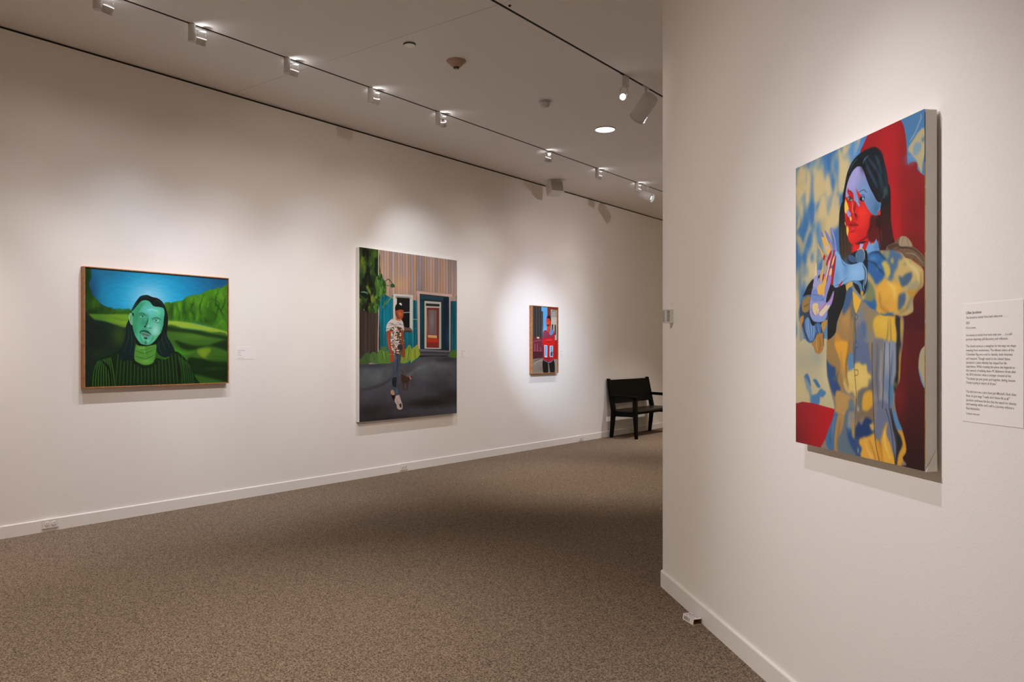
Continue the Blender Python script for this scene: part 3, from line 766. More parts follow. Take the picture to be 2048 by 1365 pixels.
["B","#e0c67a",0.7,428,762,23,20],
["F","#6a6b68",11.6,[405,801,457,788,480,764,483,800,446,805,428,829,422,860,405,851,399,824]],
["F","#d3a43a",11.4,[437,809,480,800,484,849,463,859,431,861,424,843]],
["F","#7c6b56",11.7,[393,862,446,863,485,849,490,897,462,900,434,886,393,906]],
["F","#7d7a80",11.1,[485,839,540,835,545,892,523,913,496,948,493,884]],
["F","#6b7590",9.2,[513,831,568,833,581,876,598,937,598,1008,575,971,555,929,559,891,539,899,517,946,496,948]],
["F","#45709f",3.9,[272,882,288,887,275,924,262,968,261,1007,227,1011,210,981,234,931,257,886]],
["B","#274f80",0.7,246,976,13,21],
["F","#ab8854",3.8,[287,886,324,893,312,927,293,954,281,983,280,1011,260,1010,266,960]],
["F","#5d7282",12.1,[332,877,350,862,381,860,374,962,386,1011,299,1012,285,1004,286,968,315,934]],
["F","#8f8a80",13.4,[350,875,387,873,384,920,350,924]],
["F","#2b4d84",12.1,[338,925,356,930,380,951,391,980,391,1007,362,984,344,959]],
["B","#7fa3b8",0.6,350,916,8,20],
["F","#203a6c",11.8,[384,924,410,901,425,910,445,888,463,886,479,892,476,918,493,923,457,948,434,944,410,960,388,957]],
["F","#c9a860",8.2,[468,906,488,899,490,920,474,915]],
["F","#a8905c",8.7,[368,908,384,893,383,951,368,949]],
["F","#35507c",14.4,[386,954,422,957,428,1009,392,1011]],
["F","#dea742",9.8,[415,952,451,947,488,928,500,948,512,1014,422,1010,428,983,410,968]],
["F","#d8982f",3.4,[501,949,520,954,531,1015,512,1014,508,979]],
["F","#e0ab3e",3.3,[525,961,531,932,549,901,560,889,554,920,563,947,586,985,593,1012,533,1013]],
["F","#5088ba",2.4,[585,842,606,868,629,909,611,908,599,890,586,870]],
["F","#1e2126",2.4,[568,846,581,861,606,908,632,942,613,978,605,1013,595,1012,600,955,586,901]],
["F","#cf9c36",2.4,[609,909,635,916,649,933,661,957,640,987,618,1016,604,1015,611,982,632,945]],
["T","#b98f58",12.4,14.3,[301,676,313,742,351,800]],
["T","#6e5a3c",8.3,13.9,[351,648,335,738,351,786]],
["T","#5a5f6c",9.2,12.6,[508,656,505,754,513,837]],
["T","#a5a7ae",6.6,12.5,[527,676,524,753,526,817]],
["T","#55627a",8.0,12.0,[582,676,571,761,568,833]],
["T","#b0793a",6.9,12.9,[468,952,484,982,495,1013]],
["T","#f0c060",7.8,13.1,[445,964,462,988,484,1011]],
["T","#8a6f48",7.6,14.2,[300,907,287,954,273,1002]],
["T","#6f86a0",6.8,14.5,[267,896,254,947,247,998]],
["T","#384a66",6.7,14.4,[287,746,267,797,267,818]],
["T","#f0d080",5.7,12.3,[547,911,544,952,570,997]],
["T","#a4701f",5.0,12.4,[526,955,531,989,536,1011]],
["W"],
["U",3.2],
["S","#33363e",2.9,1.6,[546,650,540,736,534,848]],
["S","#33363e",3.0,1.7,[480,650,480,722,486,839,496,948,517,1010]],
["S","#33363e",2.8,1.6,[569,651,569,751,567,846,591,894,601,952,602,1011]],
["S","#33363e",2.8,1.6,[576,845,596,906,607,961]],
["S","#33363e",2.9,1.6,[550,847,576,908,596,1009]],
["S","#4a4038",2.7,1.4,[383,649,380,700,386,757,394,825,387,893,386,961,393,1011]],
["M"],
["S","#3a4450",2.2,1.3,[386,554,399,561,399,571,387,575]],
["B","#8a97a0",0.7,391,564,5,5],
["S","#3a4450",2.2,1.3,[389,644,401,651,401,661,390,665]],
["B","#8a97a0",0.7,394,654,5,5],
["S","#8a5a30",2.7,1.4,[383,737,399,735,404,744,399,752,386,753]],
["B","#a8bcc6",0.8,404,861,5,7],
["B","#b8c8d0",0.7,404,992,4,8],
["S","#33363a",2.6,1.7,[392,553,386,584,392,643,383,715]],
["P","#e0b03c",1.3,[372,480,398,496,422,514,405,539,392,555,379,531]],
["T","#7fa0c0",4.4,2.7,[370,470,392,489,421,513]],
["F","#14171b",2.4,[232,438,330,457,324,514,302,547,280,580,270,614,233,634,220,627,222,543,209,507]],
["F","#b8a068",1.7,[455,370,499,367,551,371,591,375,634,391,681,418,721,444,726,471,723,493,703,506,680,527,681,559,668,568,638,574,590,568,560,570,529,566,498,550,465,539,424,514,432,488,449,445,448,393]],
["M",1.7,[455,370,499,367,551,371,591,375,634,391,681,418,721,444,726,471,723,493,703,506,680,527,681,559,668,568,638,574,590,568,560,570,529,566,498,550,465,539,424,514,432,488,449,445,448,393]],
["W",7,30,40,75],
["F","#c2ab6c",18.5,[591,415,620,395,681,420,730,454,720,499,676,512,671,553,633,563,648,505,600,459]],
["F","#a09a7c",14.1,[648,487,721,481,685,513,675,553,643,552,657,517]],
["F","#4c6c90",16.8,[540,373,591,376,630,396,615,412,610,427,590,446,575,469,555,455,535,409]],
["F","#8a9074",11.6,[540,376,566,376,566,400,551,399]],
["F","#a89c66",3.9,[576,405,591,403,591,418,578,417]],
["F","#2c62a2",11.0,[450,374,509,369,540,397,556,412,545,441,530,462,509,469,482,457,455,420]],
["B","#5590c8",0.7,487,391,21,9],
["B","#78b0c8",0.8,511,419,7,6],
["T","#142c4c",5.0,3.4,[455,394,498,408,519,426,540,441]],
["T","#16304f",5.8,3.3,[472,374,509,372,551,405]],
["F","#c6b45e",10.5,[527,405,551,406,568,422,571,447,555,455,538,428]],
["F","#dba640",19.5,[509,475,540,459,580,469,624,482,619,502,634,521,619,556,539,560,508,550,500,512]],
["B","#e3b34c",0.8,580,493,44,18],
["B","#c99c48",0.7,539,533,30,18],
["F","#48637e",8.4,[612,457,629,461,641,454,669,447,672,465,653,481,629,487,617,475]],
["F","#4a6480",9.9,[612,508,638,506,642,525,629,548,612,553,607,532]],
["B","#6f7a70",0.7,642,424,6,4],
["B","#7d7f6c",0.6,666,423,6,7],
["F","#2d639e",11.2,[415,510,454,516,493,506,500,547,471,542,432,521]],
["F","#77825a",10.9,[455,455,482,473,498,506,465,520,438,508,455,484]],
["F","#3a5f80",8.0,[444,463,460,455,455,484,432,495]],
["F","#2f5f94",3.3,[508,557,585,564,575,571,529,567]],
["F","#b98f3c",8.2,[648,502,703,506,680,529,666,518]],
["T","#d8c888",11.2,14.9,[648,416,694,450,707,486]],
["T","#8f7a48",7.8,14.2,[716,458,716,487,689,513]],
["T","#e8c468",11.8,15.7,[560,467,590,488,590,518]],
["T","#a87c30",8.9,16.2,[519,495,524,533,560,556]],
["T","#8c7a4e",7.6,15.1,[619,562,647,552,671,524]],
["W"],
["U",3.2],
["T","#8a7a48",2.1,1.4,[723,447,725,473,720,493,703,509,679,527]],
["M"],
["F","#6e5844",1.6,[552,370,561,358,591,354,606,346,620,342,642,343,660,353,673,365,679,377,699,389,717,402,728,416,729,439,708,434,681,415,644,405,625,386,591,374]],
["F","#4c3b2d",3.9,[561,360,601,358,658,373,634,376,601,369,571,372]],
["F","#a08e74",3.8,[620,342,642,343,658,352,676,375,649,373,615,366]],
["T","#5a4836",3.0,1.5,[635,344,625,366]],
["T","#57463a",3.0,1.5,[649,347,660,373]],
["T","#3c2f26",3.1,1.5,[601,376,620,374,672,382,708,403,726,425]],
["T","#957f62",3.7,3.0,[644,392,685,400,721,430]],
["T","#3f3128",2.2,1.5,[674,416,703,402]],
["F","#141e2c",2.3,[340,374,364,360,393,354,433,356,455,371,455,458,438,495,421,499,398,483,375,458,339,387]],
["F","#4f7298",2.2,[390,363,407,353,424,352,440,364,437,389,419,398,393,388]],
["T","#c8b67c",3.5,1.7,[399,352,422,350,437,361,440,386]],
["T","#22354f",2.6,1.7,[404,362,401,388]],
["T","#22354f",2.6,1.7,[422,361,419,390]],
["F","#39587e",2.2,[347,367,364,363,393,378,387,391,358,383]],
["F","#7fb0e2",1.9,[265,334,290,348,315,375,339,389,375,395,424,394,441,412,444,444,415,451,369,448,333,452,302,458,268,461,253,442,258,406,271,373]],
["B","#5b90c8",0.8,333,406,18,30],
["B","#8fc0ee",0.8,392,426,34,19],
["B","#5a8cc4",0.6,277,428,19,27],
["T","#3f70a8",3.7,2.8,[297,349,315,385,339,398]],
["T","#4a7ab0",3.8,2.8,[264,455,302,451,339,434]],
["F","#6e93b4",2.1,[424,399,444,409,454,432,449,458,438,469,438,486,430,469,438,444,434,414]],
["T","#1a2a40",3.0,1.7,[430,407,444,425,441,454,433,469]],
["T","#a9bccc",2.1,1.3,[449,416,453,439,444,470]],
["F","#5583b0",1.8,[369,450,398,450,421,462,429,488,421,491,407,467,387,457]],
["F","#caa850",2.3,[334,461,351,451,372,451,370,464,351,469,339,478]],
["F","#b99a4a",1.7,[418,487,432,485,432,498,421,499]],
["F","#191818",2.4,[168,413,128,418,93,436,72,455,51,478,63,476,113,475,134,460,157,426]],
["T","#4a4a4c",2.5,2.5,[81,459,116,453,134,442]],
["F","#34465c",2.1,[113,475,72,475,44,490,26,513,21,540,32,571,50,599,68,627,92,644,121,643,145,625,150,615,189,612,214,575,217,538,162,480]],
["F","#94794a",4.3,[52,490,75,480,104,478,104,502,101,523,81,534,52,533,44,511]],
["T","#4a4030",3.0,2.6,[57,515,81,510,99,505]],
["T","#2f3440",3.9,2.6,[47,529,69,542,95,547]],
["T","#15161a",3.8,2.1,[75,537,95,539]],
["T","#4b76ac",6.7,3.3,[116,476,72,476,43,496,27,522,30,556,43,584,60,612,80,636,104,642,139,631]],
["F","#b58445",2.6,[31,556,54,545,56,563,44,581,54,596,38,584]],
["F","#5f8abf",2.6,[67,564,90,554,110,571,142,588,140,613,127,633,101,638,82,618,67,594]],
["T","#a6bfdc",2.5,2.5,[89,558,92,588,104,625]],
["T","#a6bfdc",2.5,2.5,[78,570,80,600,92,627]],
["T","#a6bfdc",2.5,2.5,[110,574,113,601,113,631]],
["T","#a6bfdc",2.5,2.5,[127,584,127,607,122,628]],
["T","#24406c",2.1,2.1,[98,565,103,595,109,631]],
["T","#24406c",2.1,2.1,[72,570,73,594,85,621]],
["T","#24406c",2.1,2.1,[119,580,122,604,117,631]],
["F","#121318",2.1,[98,535,104,550,127,572,167,576,206,570,217,558,214,575,184,585,156,579,127,585,113,580,101,559]],
["F","#456ba2",2.5,[136,581,159,576,176,582,178,597,174,621,164,611,156,623,146,608,139,599]],
["T","#8fb0d4",2.0,2.0,[156,582,162,602,168,617]],
["T","#16263f",2.5,2.0,[146,584,151,602,159,614]],
["F","#b58b46",2.4,[181,578,217,567,214,586,199,603,192,612,184,597]],
["F","#a97c40",2.4,[149,618,189,612,194,626,196,649,189,672,168,684,141,680,127,660,113,648,139,634]],
["T","#6f4f2a",3.6,3.2,[168,626,173,652,161,678]],
["T","#cf9c50",4.9,4.1,[150,631,147,658,156,675]],
["T","#1a1b20",3.6,1.6,[192,609,194,632,197,658]],
["F","#8f96d0",2.1,[128,439,113,464,104,493,100,523,104,547,125,567,162,573,201,569,217,552,221,538,244,517,254,500,261,477,256,474,233,499,214,509,211,500,218,481,236,451,243,426,244,406,217,403,190,395,134,395]],
["M",1.7,[128,439,113,464,104,493,100,523,104,547,125,567,162,573,201,569,217,552,221,538,244,517,254,500,261,477,256,474,233,499,214,509,211,500,218,481,236,451,243,426,244,406,217,403,190,395,134,395]],
["F","#6f8ac6",8.3,[125,459,206,460,217,478,190,484,206,509,179,498,133,501,113,488]],
["F","#b18ec4",4.9,[159,522,195,511,209,515,190,531,166,541,156,535]],
["F","#dcc58e",4.1,[123,508,153,507,159,520,148,531,146,549,133,545,121,527]],
["F","#dcc58e",3.3,[149,526,163,526,162,541,152,544]],
["F","#dac9b4",4.9,[166,541,201,521,229,509,233,522,212,538,181,554]],
["F","#a98ccc",3.9,[229,501,257,474,261,484,249,508,233,516,217,518]],
["F","#7c9ad2",4.2,[113,553,162,561,206,557,206,569,162,574,127,567]],
["F","#dfb054",3.7,[152,447,171,441,198,448,206,457,200,471,179,478,162,474,154,461]],
["F","#dcb060",2.4,[185,467,200,465,200,482,190,484]],
["T","#4f5f9c",2.5,2.1,[110,473,156,479,190,471,204,460]],
["T","#5a4c84",2.1,2.1,[104,517,119,539,142,552]],
["T","#4a6cae",2.8,3.2,[206,486,190,496,168,500]],
["T","#c8b4dc",3.3,3.3,[109,494,106,523,113,545]],
["T","#3f3c5c",1.6,1.6,[214,509,190,524,162,541]],
["M"],
["T","#2c2840",1.7,1.2,[128,439,112,467,102,502,101,529]],
["T","#3f3454",1.9,1.5,[257,475,236,498,214,510]],
["F","#a89f8c",4.0,[190,361,215,349,230,337,247,342,244,364,223,396,207,412,190,404,186,386]],
["F","#d9b070",1.6,[152,297,160,302,177,321,193,339,202,350,191,354,180,342,167,324,156,309]],
["T","#8c6a3c",1.6,1.2,[155,301,169,323,188,346]],
["F","#b01c28",1.6,[192,348,200,342,206,350,199,363,192,357]],
["F","#7678b4",1.6,[174,261,182,262,192,273,197,282,191,284,182,275]],
["F","#e3ae48",1.6,[183,282,198,282,210,301,219,317,210,323,200,314,190,297]],
["F","#c4b6bc",2.4,[207,315,227,315,238,332,240,344,224,348,212,333]],
["F","#e0b45c",2.0,[211,326,223,324,234,337,226,343]],
["F","#8082c2",1.6,[201,258,208,260,224,275,240,295,254,317,260,332,251,334,238,315,219,291,207,273]],
["F","#dcab50",2.0,[226,308,238,308,251,330,243,337,233,323]],
["F","#c69a40",1.2,[199,256,207,258,207,263,202,261]],
["T","#33365c",1.6,1.2,[201,261,218,289,240,318,247,333]],
["F","#8886d0",1.6,[238,256,245,256,258,272,269,296,275,318,279,337,266,341,261,321,257,298,245,273]],
["T","#30405e",1.9,1.2,[239,259,249,280,262,304,268,330]],
["T","#b8b2e4",1.9,1.6,[246,262,259,287,269,313]],
["F","#a8a4ce",2.0,[229,371,244,353,258,340,263,347,252,365,236,386,226,408,217,395]],
["F","#d8cca4",1.9,[252,366,267,354,269,363,258,378,245,387]],
["F","#ae1a25",1.6,[240,335,247,334,243,352,224,373,215,384,211,375,224,353]],
["F","#ae1a25",1.5,[261,336,267,339,256,361,243,387,226,419,214,439,216,422,228,397,241,367]],
["F","#ae1a25",1.5,[268,356,274,356,272,379,264,412,258,434,255,451,243,450,239,438,245,410,258,377]],
["F","#ae1a25",1.5,[311,443,313,448,302,457,291,462,288,458]],
["F","#ddc9a0",1.6,[141,366,149,369,150,389,149,413,138,415,133,430,129,410,136,387]],
["F","#9aa0d0",2.5,[133,412,152,412,158,430,155,449,123,448,128,428]],
["T","#b48aa8",1.2,0.8,[143,367,142,382]],
["F","#1a1a1c",2.0,[157,416,169,408,169,420,156,436]],
["F","#dab265",1.6,[173,405,184,388,191,378,192,393,188,411,182,430,174,441,168,425]],
["F","#a09cc8",2.4,[158,422,169,423,177,444,169,458,154,451]],
["F","#b01c28",1.6,[200,409,191,410,186,427,190,437,198,419]],
["F","#c6bcc8",1.6,[215,403,225,372,234,365,233,386,224,408,215,426,206,439,199,431]],
["F","#e0b24e",2.4,[190,433,208,417,213,432,204,453,188,459]],
["F","#d6c698",1.6,[236,397,247,394,248,408,240,422,228,420]],
["F","#908ad0",2.0,[228,417,244,421,242,438,233,458,218,474,202,481,207,458,218,436]],
["T","#4a4474",1.6,1.2,[227,419,217,438,206,458,200,477]],
["T","#4a4060",1.6,1.2,[185,392,175,414,168,437]],
["T","#4a4060",1.6,1.2,[226,373,212,406,197,434]],
["F","#dfb054",3.3,[155,451,172,440,199,447,202,463,190,477,163,478,153,465]],
])
ART_PORTRAIT = (1236, 924, [
["P","#1b4a6e",3.3,[-31,-29,1277,-146,1280,327,-30,361]],
["P","#2c5a18",3.3,[-30,361,1280,327,1283,1019,-29,974]],
["M",3.3,[-31,-29,1277,-146,1280,466,-30,412]],
["B","#1274a8",1,542,228,603,382],
["B","#139fd0",0.95,523,238,394,272],
["B","#2cb0de",0.8,532,265,282,209],
["B","#8fc9e6",0.95,513,230,140,136],
["B","#1f6d94",0.6,136,24,137,52],
["B","#173f66",0.8,43,178,50,137],
["B","#14507c",0.6,1190,17,98,58],
["N",0.015,60,30,3],
["M"],
["W",9,22,30,76],
["F","#1c4512",4.2,[-31,-29,38,2,44,58,30,128,48,186,62,211,95,248,133,278,181,296,242,305,304,305,363,310,363,359,-30,366]],
["M",4.2,[-31,-29,38,2,44,58,30,128,48,186,62,211,95,248,133,278,181,296,242,305,304,305,363,310,363,359,-30,366]],
["B","#12300c",0.95,10,94,33,170],
["B","#35600f",0.9,77,279,42,43],
["B","#2a5210",0.7,198,325,52,17],
["B","#3c7a12",0.8,286,326,62,21],
["B","#15330d",0.9,44,341,50,25],
["N",0.25,16,60,5],
["U",6],
["T","#1d450e",5.3,4.4,[229,307,231,355]],
["T","#1d450e",5.3,4.4,[255,306,258,354]],
["T","#1d450e",5.3,4.4,[282,304,284,353]],
["T","#1d450e",5.3,4.4,[308,303,311,352]],
["T","#1d450e",5.4,4.5,[335,302,338,351]],
["T","#10260c",13.5,6.7,[3,352,95,356,216,351,358,353]],
["M"],
["W"],
["W",10,26,40,77],
["F","#3d7817",4.7,[638,251,676,233,735,223,795,215,825,195,865,166,926,156,988,138,1030,116,1072,96,1126,86,1180,75,1256,72,1258,466,1042,418,835,394,667,392]],
["M",4.7,[638,251,676,233,735,223,795,215,825,195,865,166,926,156,988,138,1030,116,1072,96,1126,86,1180,75,1256,72,1258,466,1042,418,835,394,667,392]],
["B","#57941f",0.8,936,207,82,57],
["B","#2a5c12",0.8,865,305,60,75],
["B","#5c9a24",0.7,1169,136,65,39],
["B","#1e470e",0.8,696,312,19,74],
["B","#214c10",0.8,814,270,18,84],
["B","#275512",0.8,1073,315,42,96],
["B","#6aa82c",0.5,774,262,29,46],
["B","#1c400d",0.8,1020,375,63,24],
["T","#1a3f0c",8.6,6.7,[706,238,711,312,696,387]],
["T","#1a3f0c",8.6,6.7,[745,236,775,310,770,385]],
["T","#1a3f0c",8.7,6.8,[825,213,815,289,835,345,815,392]],
["T","#1a3f0c",8.9,6.9,[916,190,886,286,917,341,907,399]],
["T","#1a3f0c",9.0,7.0,[999,156,968,244,979,320,1031,375]],
["T","#1a3f0c",9.2,7.2,[1147,109,1115,198,1148,254,1203,330]],
["T","#1a3f0c",9.1,7.1,[1083,180,1148,216,1137,294,1084,374]],
["T","#1a3f0c",9.3,7.2,[1202,125,1213,212,1170,292,1225,369]],
["T","#1a3f0c",9.1,7.1,[1062,278,1127,333,1084,412]],
["T","#6fae30",11.9,11.9,[947,302,937,379]],
["T","#6fae30",11.8,11.8,[876,315,886,380]],
["T","#6fae30",11.6,11.6,[795,318,790,384]],
["T","#6fae30",12.0,12.0,[989,319,1002,386]],
["T","#6fae30",12.4,12.4,[1192,370,1127,430]],
["T","#6fae30",11.5,11.5,[735,274,736,376]],
["T","#6fae30",12.1,12.1,[1052,211,1041,260]],
["N",0.15,26,40,8],
["U",4.5],
["M"],
["W"],
["F","#6a9c26",4.2,[-30,357,112,354,363,352,364,457,286,450,216,426,138,405,70,396,-6,365]],
["B","#4b8a22",0.7,120,372,76,20],
["B","#8fb235",0.6,286,419,53,26],
["T","#4f7f22",7.0,8.7,[181,370,269,393,349,390]],
["F","#8fb036",6.6,[662,390,835,394,1000,420,1149,449,1258,484,1259,535,1042,471,836,448,663,430]],
["F","#12241c",5.9,[-30,372,70,399,138,408,216,428,304,456,367,470,369,988,-29,974]],
["B","#2f4c16",0.9,260,516,61,79],
["B","#0e1d1a",0.8,61,546,101,137],
["B","#1c331a",0.7,121,667,102,43],
["F","#39651f",8.5,[663,430,836,453,1042,476,1258,525,1261,1019,738,1001,663,665]],
["B","#4c7c28",0.8,937,511,165,34],
["F","#173612",22.7,[667,434,786,450,938,464,1085,490,1258,515,1259,540,1042,515,887,489,736,479,663,471]],
["F","#13300f",23.0,[736,553,856,584,938,598,1043,592,1149,561,1259,540,1259,644,1150,615,1043,597,959,617,887,636,796,618]],
["F","#3f8c1c",22.9,[697,591,756,628,837,655,918,645,837,674,757,670]],
["F","#6d8f20",25.8,[939,636,1032,616,1075,635,1022,703,1043,717,980,693]],
["F","#0f290c",27.4,[847,721,960,707,1075,727,1260,752,1261,1019,868,1005]],
["B","#2f5a18",0.9,1182,712,97,29],
["F","#2e5a1a",25.6,[898,854,1044,876,1173,908,1261,959,899,1006]],
["B","#1e4212",0.8,1107,799,107,13],
["N",0.05,50,12,9],
["M",3.3,[-30,361,1258,328,1261,1019,-29,974]],
["U",5.5],
["M"],
["F","#0b1f1e",2.0,[469,184,499,182,539,196,579,202,615,222,641,255,662,303,675,362,672,431,665,490,673,529,699,569,736,643,705,677,653,697,601,678,571,639,565,580,401,582,397,654,382,707,324,721,272,721,253,697,258,641,295,579,314,513,316,451,328,413,345,374,364,307,386,263,415,218,439,193]],
["T","#1f423b",5.7,5.7,[333,441,338,536,300,655]],
["T","#1f423b",5.7,5.7,[353,464,367,559,348,678]],
["T","#1f423b",6.0,6.0,[651,294,657,402,647,505,689,618]],
["T","#1f423b",6.0,6.0,[631,481,621,555,658,643]],
["T","#1f423b",6.0,6.0,[601,531,591,604,622,668]],
["T","#1f423b",5.8,5.8,[387,535,392,606,373,678]],
["F","#0d240d",4.3,[46,977,54,857,71,771,96,711,130,693,199,671,252,654,287,724,395,707,432,747,488,761,544,743,572,702,659,712,737,646,806,684,857,745,888,816,925,1007]],
["M",4.3,[46,977,54,857,71,771,96,711,130,693,199,671,252,654,287,724,395,707,432,747,488,761,544,743,572,702,659,712,737,646,806,684,857,745,888,816,925,1007]],
["S","#2f5f1d",5.3,7.1,[254,672,243,799,232,957]],
["S","#2f5f1d",5.3,7.1,[281,671,271,799,262,958]],
["S","#2f5f1d",5.3,7.1,[308,670,300,800,292,959]],
["S","#2f5f1d",5.4,7.2,[335,670,329,800,322,960]],
["S","#2f5f1d",5.4,7.2,[363,669,357,800,352,961]],
["S","#2f5f1d",5.4,7.2,[391,668,387,801,382,962]],
["S","#2f5f1d",5.4,7.3,[418,668,416,801,414,963]],
["S","#2f5f1d",5.5,7.3,[447,667,445,801,444,964]],
["S","#2f5f1d",5.5,7.3,[474,666,475,802,475,965]],
["S","#2f5f1d",5.5,7.4,[504,666,505,802,505,966]],
["S","#2f5f1d",5.6,7.4,[532,667,535,802,537,966]],
["S","#2f5f1d",5.6,7.4,[561,667,565,803,569,967]],
["S","#2f5f1d",5.6,7.5,[590,668,596,803,601,968]],
["S","#2f5f1d",5.6,7.5,[619,668,626,804,634,969]],
["S","#2f5f1d",5.7,7.6,[649,669,657,804,666,970]],
["S","#2f5f1d",5.7,7.6,[678,669,688,804,699,972]],
["S","#2f5f1d",5.7,7.6,[707,670,720,805,732,973]],
["S","#2f5f1d",5.8,7.7,[738,670,751,805,765,974]],
["S","#2f5f1d",5.8,7.7,[768,671,783,805,799,975]],
["S","#2f5f1d",5.8,7.8,[798,671,815,806,832,976]],
["S","#3f7a2a",5.1,5.1,[96,724,64,805,53,951]],
["S","#3f7a2a",5.2,5.2,[108,720,83,806,75,952]],
["S","#3f7a2a",5.2,5.2,[120,717,101,806,97,953]],
["S","#3f7a2a",5.2,5.2,[132,713,120,806,119,953]],
["S","#3f7a2a",5.2,5.2,[144,710,139,806,141,954]],
["S","#3f7a2a",5.2,5.2,[156,706,158,807,163,955]],
["S","#3f7a2a",5.2,5.2,[168,703,177,807,186,956]],
["S","#3f7a2a",5.2,5.2,[180,699,196,807,209,956]],
["S","#3f7a2a",5.2,5.2,[192,696,215,807,231,957]],
["S","#2d5c1c",5.8,5.8,[777,693,797,806,807,928]],
["S","#2d5c1c",5.8,5.8,[791,702,815,806,828,928]],
["S","#2d5c1c",5.8,5.8,[805,712,833,806,848,929]],
["S","#2d5c1c",5.8,5.8,[819,721,851,806,868,929]],
["S","#2d5c1c",5.8,5.8,[833,731,870,806,888,930]],
["S","#2d5c1c",5.9,5.9,[847,740,888,807,909,931]],
["T","#071407",17.2,12.1,[122,719,182,789,200,956]],
["T","#071407",17.4,11.6,[767,721,777,815,788,946]],
["B","#0a1a0a",0.7,507,938,281,36],
["F","#0c200c",4.5,[359,711,395,756,488,788,572,748,601,702,572,702,525,743,488,761,441,747,404,711]],
["M"],
["F","#4f8f36",4.5,[402,595,450,603,562,588,565,666,544,734,488,758,432,743,386,707]],
["T","#2c5f22",6.3,5.4,[395,639,469,662,558,629]],
["T","#2a5a20",6.3,5.4,[395,684,478,707,558,675]],
["T","#96c95c",8.2,5.5,[464,607,473,666]],
["T","#35702a",6.4,4.6,[492,612,495,711]],
["B","#6fae46",0.8,487,729,46,18],
["T","#3f7a2e",7.2,5.4,[404,621,469,632,558,611]],
["B","#8cc45a",0.5,440,621,27,9],
["F","#46a886",1.9,[459,227,439,239,410,271,381,301,364,321,370,354,372,392,372,440,382,487,396,525,421,563,441,582,470,591,500,592,530,581,565,551,590,516,616,482,631,432,636,383,644,324,636,285,605,276,559,271,539,260,519,237,489,225]],
["M",1.9,[459,227,439,239,410,271,381,301,364,321,370,354,372,392,372,440,382,487,396,525,421,563,441,582,470,591,500,592,530,581,565,551,590,516,616,482,631,432,636,383,644,324,636,285,605,276,559,271,539,260,519,237,489,225]],
["B","#5fc4c2",0.95,524,314,80,53],
["B","#62cfa8",0.8,589,316,35,29],
["B","#2f8f62",0.9,390,372,34,95],
["B","#43b07c",0.7,405,486,29,57],
["B","#8fd6c8",0.95,559,473,45,63],
["B","#55bfa0",0.7,529,415,20,58],
["B","#338c68",0.9,464,408,29,28],
["B","#2a805c",0.7,499,397,9,43],
["B","#5cc89e",0.8,445,533,29,28],
["B","#7cd0ac",0.8,499,561,34,14],
["B","#2f9468",0.8,410,295,24,28],
["B","#51a848",0.8,580,531,25,19],
["B","#3aa27e",0.8,620,393,12,78],
["T","#2c8a64",7.8,19.5,[469,244,435,284,410,343,406,401]],
["B","#2f8f6a",0.7,429,260,29,23],
["T","#8ee0d0",7.9,24.5,[499,306,539,299,580,312]],
["B","#2a7d58",0.6,393,467,14,42],
["B","#2a7c62",0.9,564,380,30,12],
["B","#2a7c5c",0.9,454,350,34,17],
["M"],
["F","#6fb888",1.9,[343,346,353,335,366,338,371,354,371,392,369,433,355,424,345,398,340,372]],
["T","#245a40",4.3,2.4,[355,350,361,364,356,393,362,416]],
["T","#8cd0a0",2.4,1.9,[345,355,346,393,357,424]],
["T","#123a30",4.4,2.4,[423,343,440,332,464,336,487,357]],
["F","#6fc0a0",2.4,[432,364,445,354,462,352,475,362,462,371,445,370]],
["B","#0d2a22",1,455,360,8,6],
["T","#2a6a52",2.9,2.4,[435,371,460,376,484,367]],
["B","#9adcc0",0.8,439,361,3,3],
["T","#0f3030",4.4,2.5,[539,374,570,363,595,370,613,384]],
["F","#86d0b8",2.5,[547,388,565,380,584,381,596,390,585,399,565,399]],
["B","#0d2a26",1,570,389,9,6],
["T","#256050",3.0,2.5,[544,396,570,405,598,409,595,397]],
["B","#a8e0cc",0.9,584,390,4,3],
["T","#8ad8c0",3.9,4.9,[514,368,507,407,502,436]],
["T","#1b6448",11.8,7.9,[499,378,492,407,480,437,470,444]],
["F","#0f3a2c",2.4,[464,440,475,436,485,444,475,450]],
["B","#7ad6bc",0.9,504,438,11,12],
["B","#1f6e54",0.7,519,454,12,6],
["B","#2d8c6c",0.7,469,458,19,5],
["F","#1c5444",5.8,[430,486,445,474,470,470,500,477,520,494,531,513,515,504,485,492,455,485,440,492,434,503]],
["F","#5f7f74",1.9,[443,493,480,498,520,514,500,525,470,524,450,512]],
["T","#1c2f2c",2.9,1.9,[445,500,480,508,522,516]],
["B","#8fa8a0",0.6,474,518,12,3],
["F","#143f34",2.9,[465,531,495,533,490,545,475,545,468,538]],
["B","#175040",0.8,480,574,9,14],
["T","#2c8a6c",6.8,16.5,[435,510,440,543,460,572]],
["T","#2c8a6c",6.9,16.8,[545,512,540,542,515,571]],
["F","#061211",2.4,[401,535,421,568,445,587,490,596,530,586,570,556,611,496,631,432,636,461,616,531,565,585,530,595,490,603,436,601,406,587]],
["B","#2c6a2c",0.8,615,476,7,11],
["F","#091715",2.0,[469,185,499,183,539,196,579,202,615,223,643,260,662,303,675,362,670,431,662,490,647,510,640,432,644,343,638,289,605,276,559,273,539,263,519,239,491,225,459,227,434,241,405,276,371,316,366,302,386,263,415,221,439,196]],
["T","#24463f",4.9,4.9,[549,255,569,220,610,237,636,275]],
["T","#1e3c36",3.9,3.9,[430,218,469,196,514,203]],
["T","#2b5c4a",3.8,2.9,[371,311,386,277,420,242]],
["F","#0c1d1a",2.9,[367,335,381,339,379,359,369,354]],
])
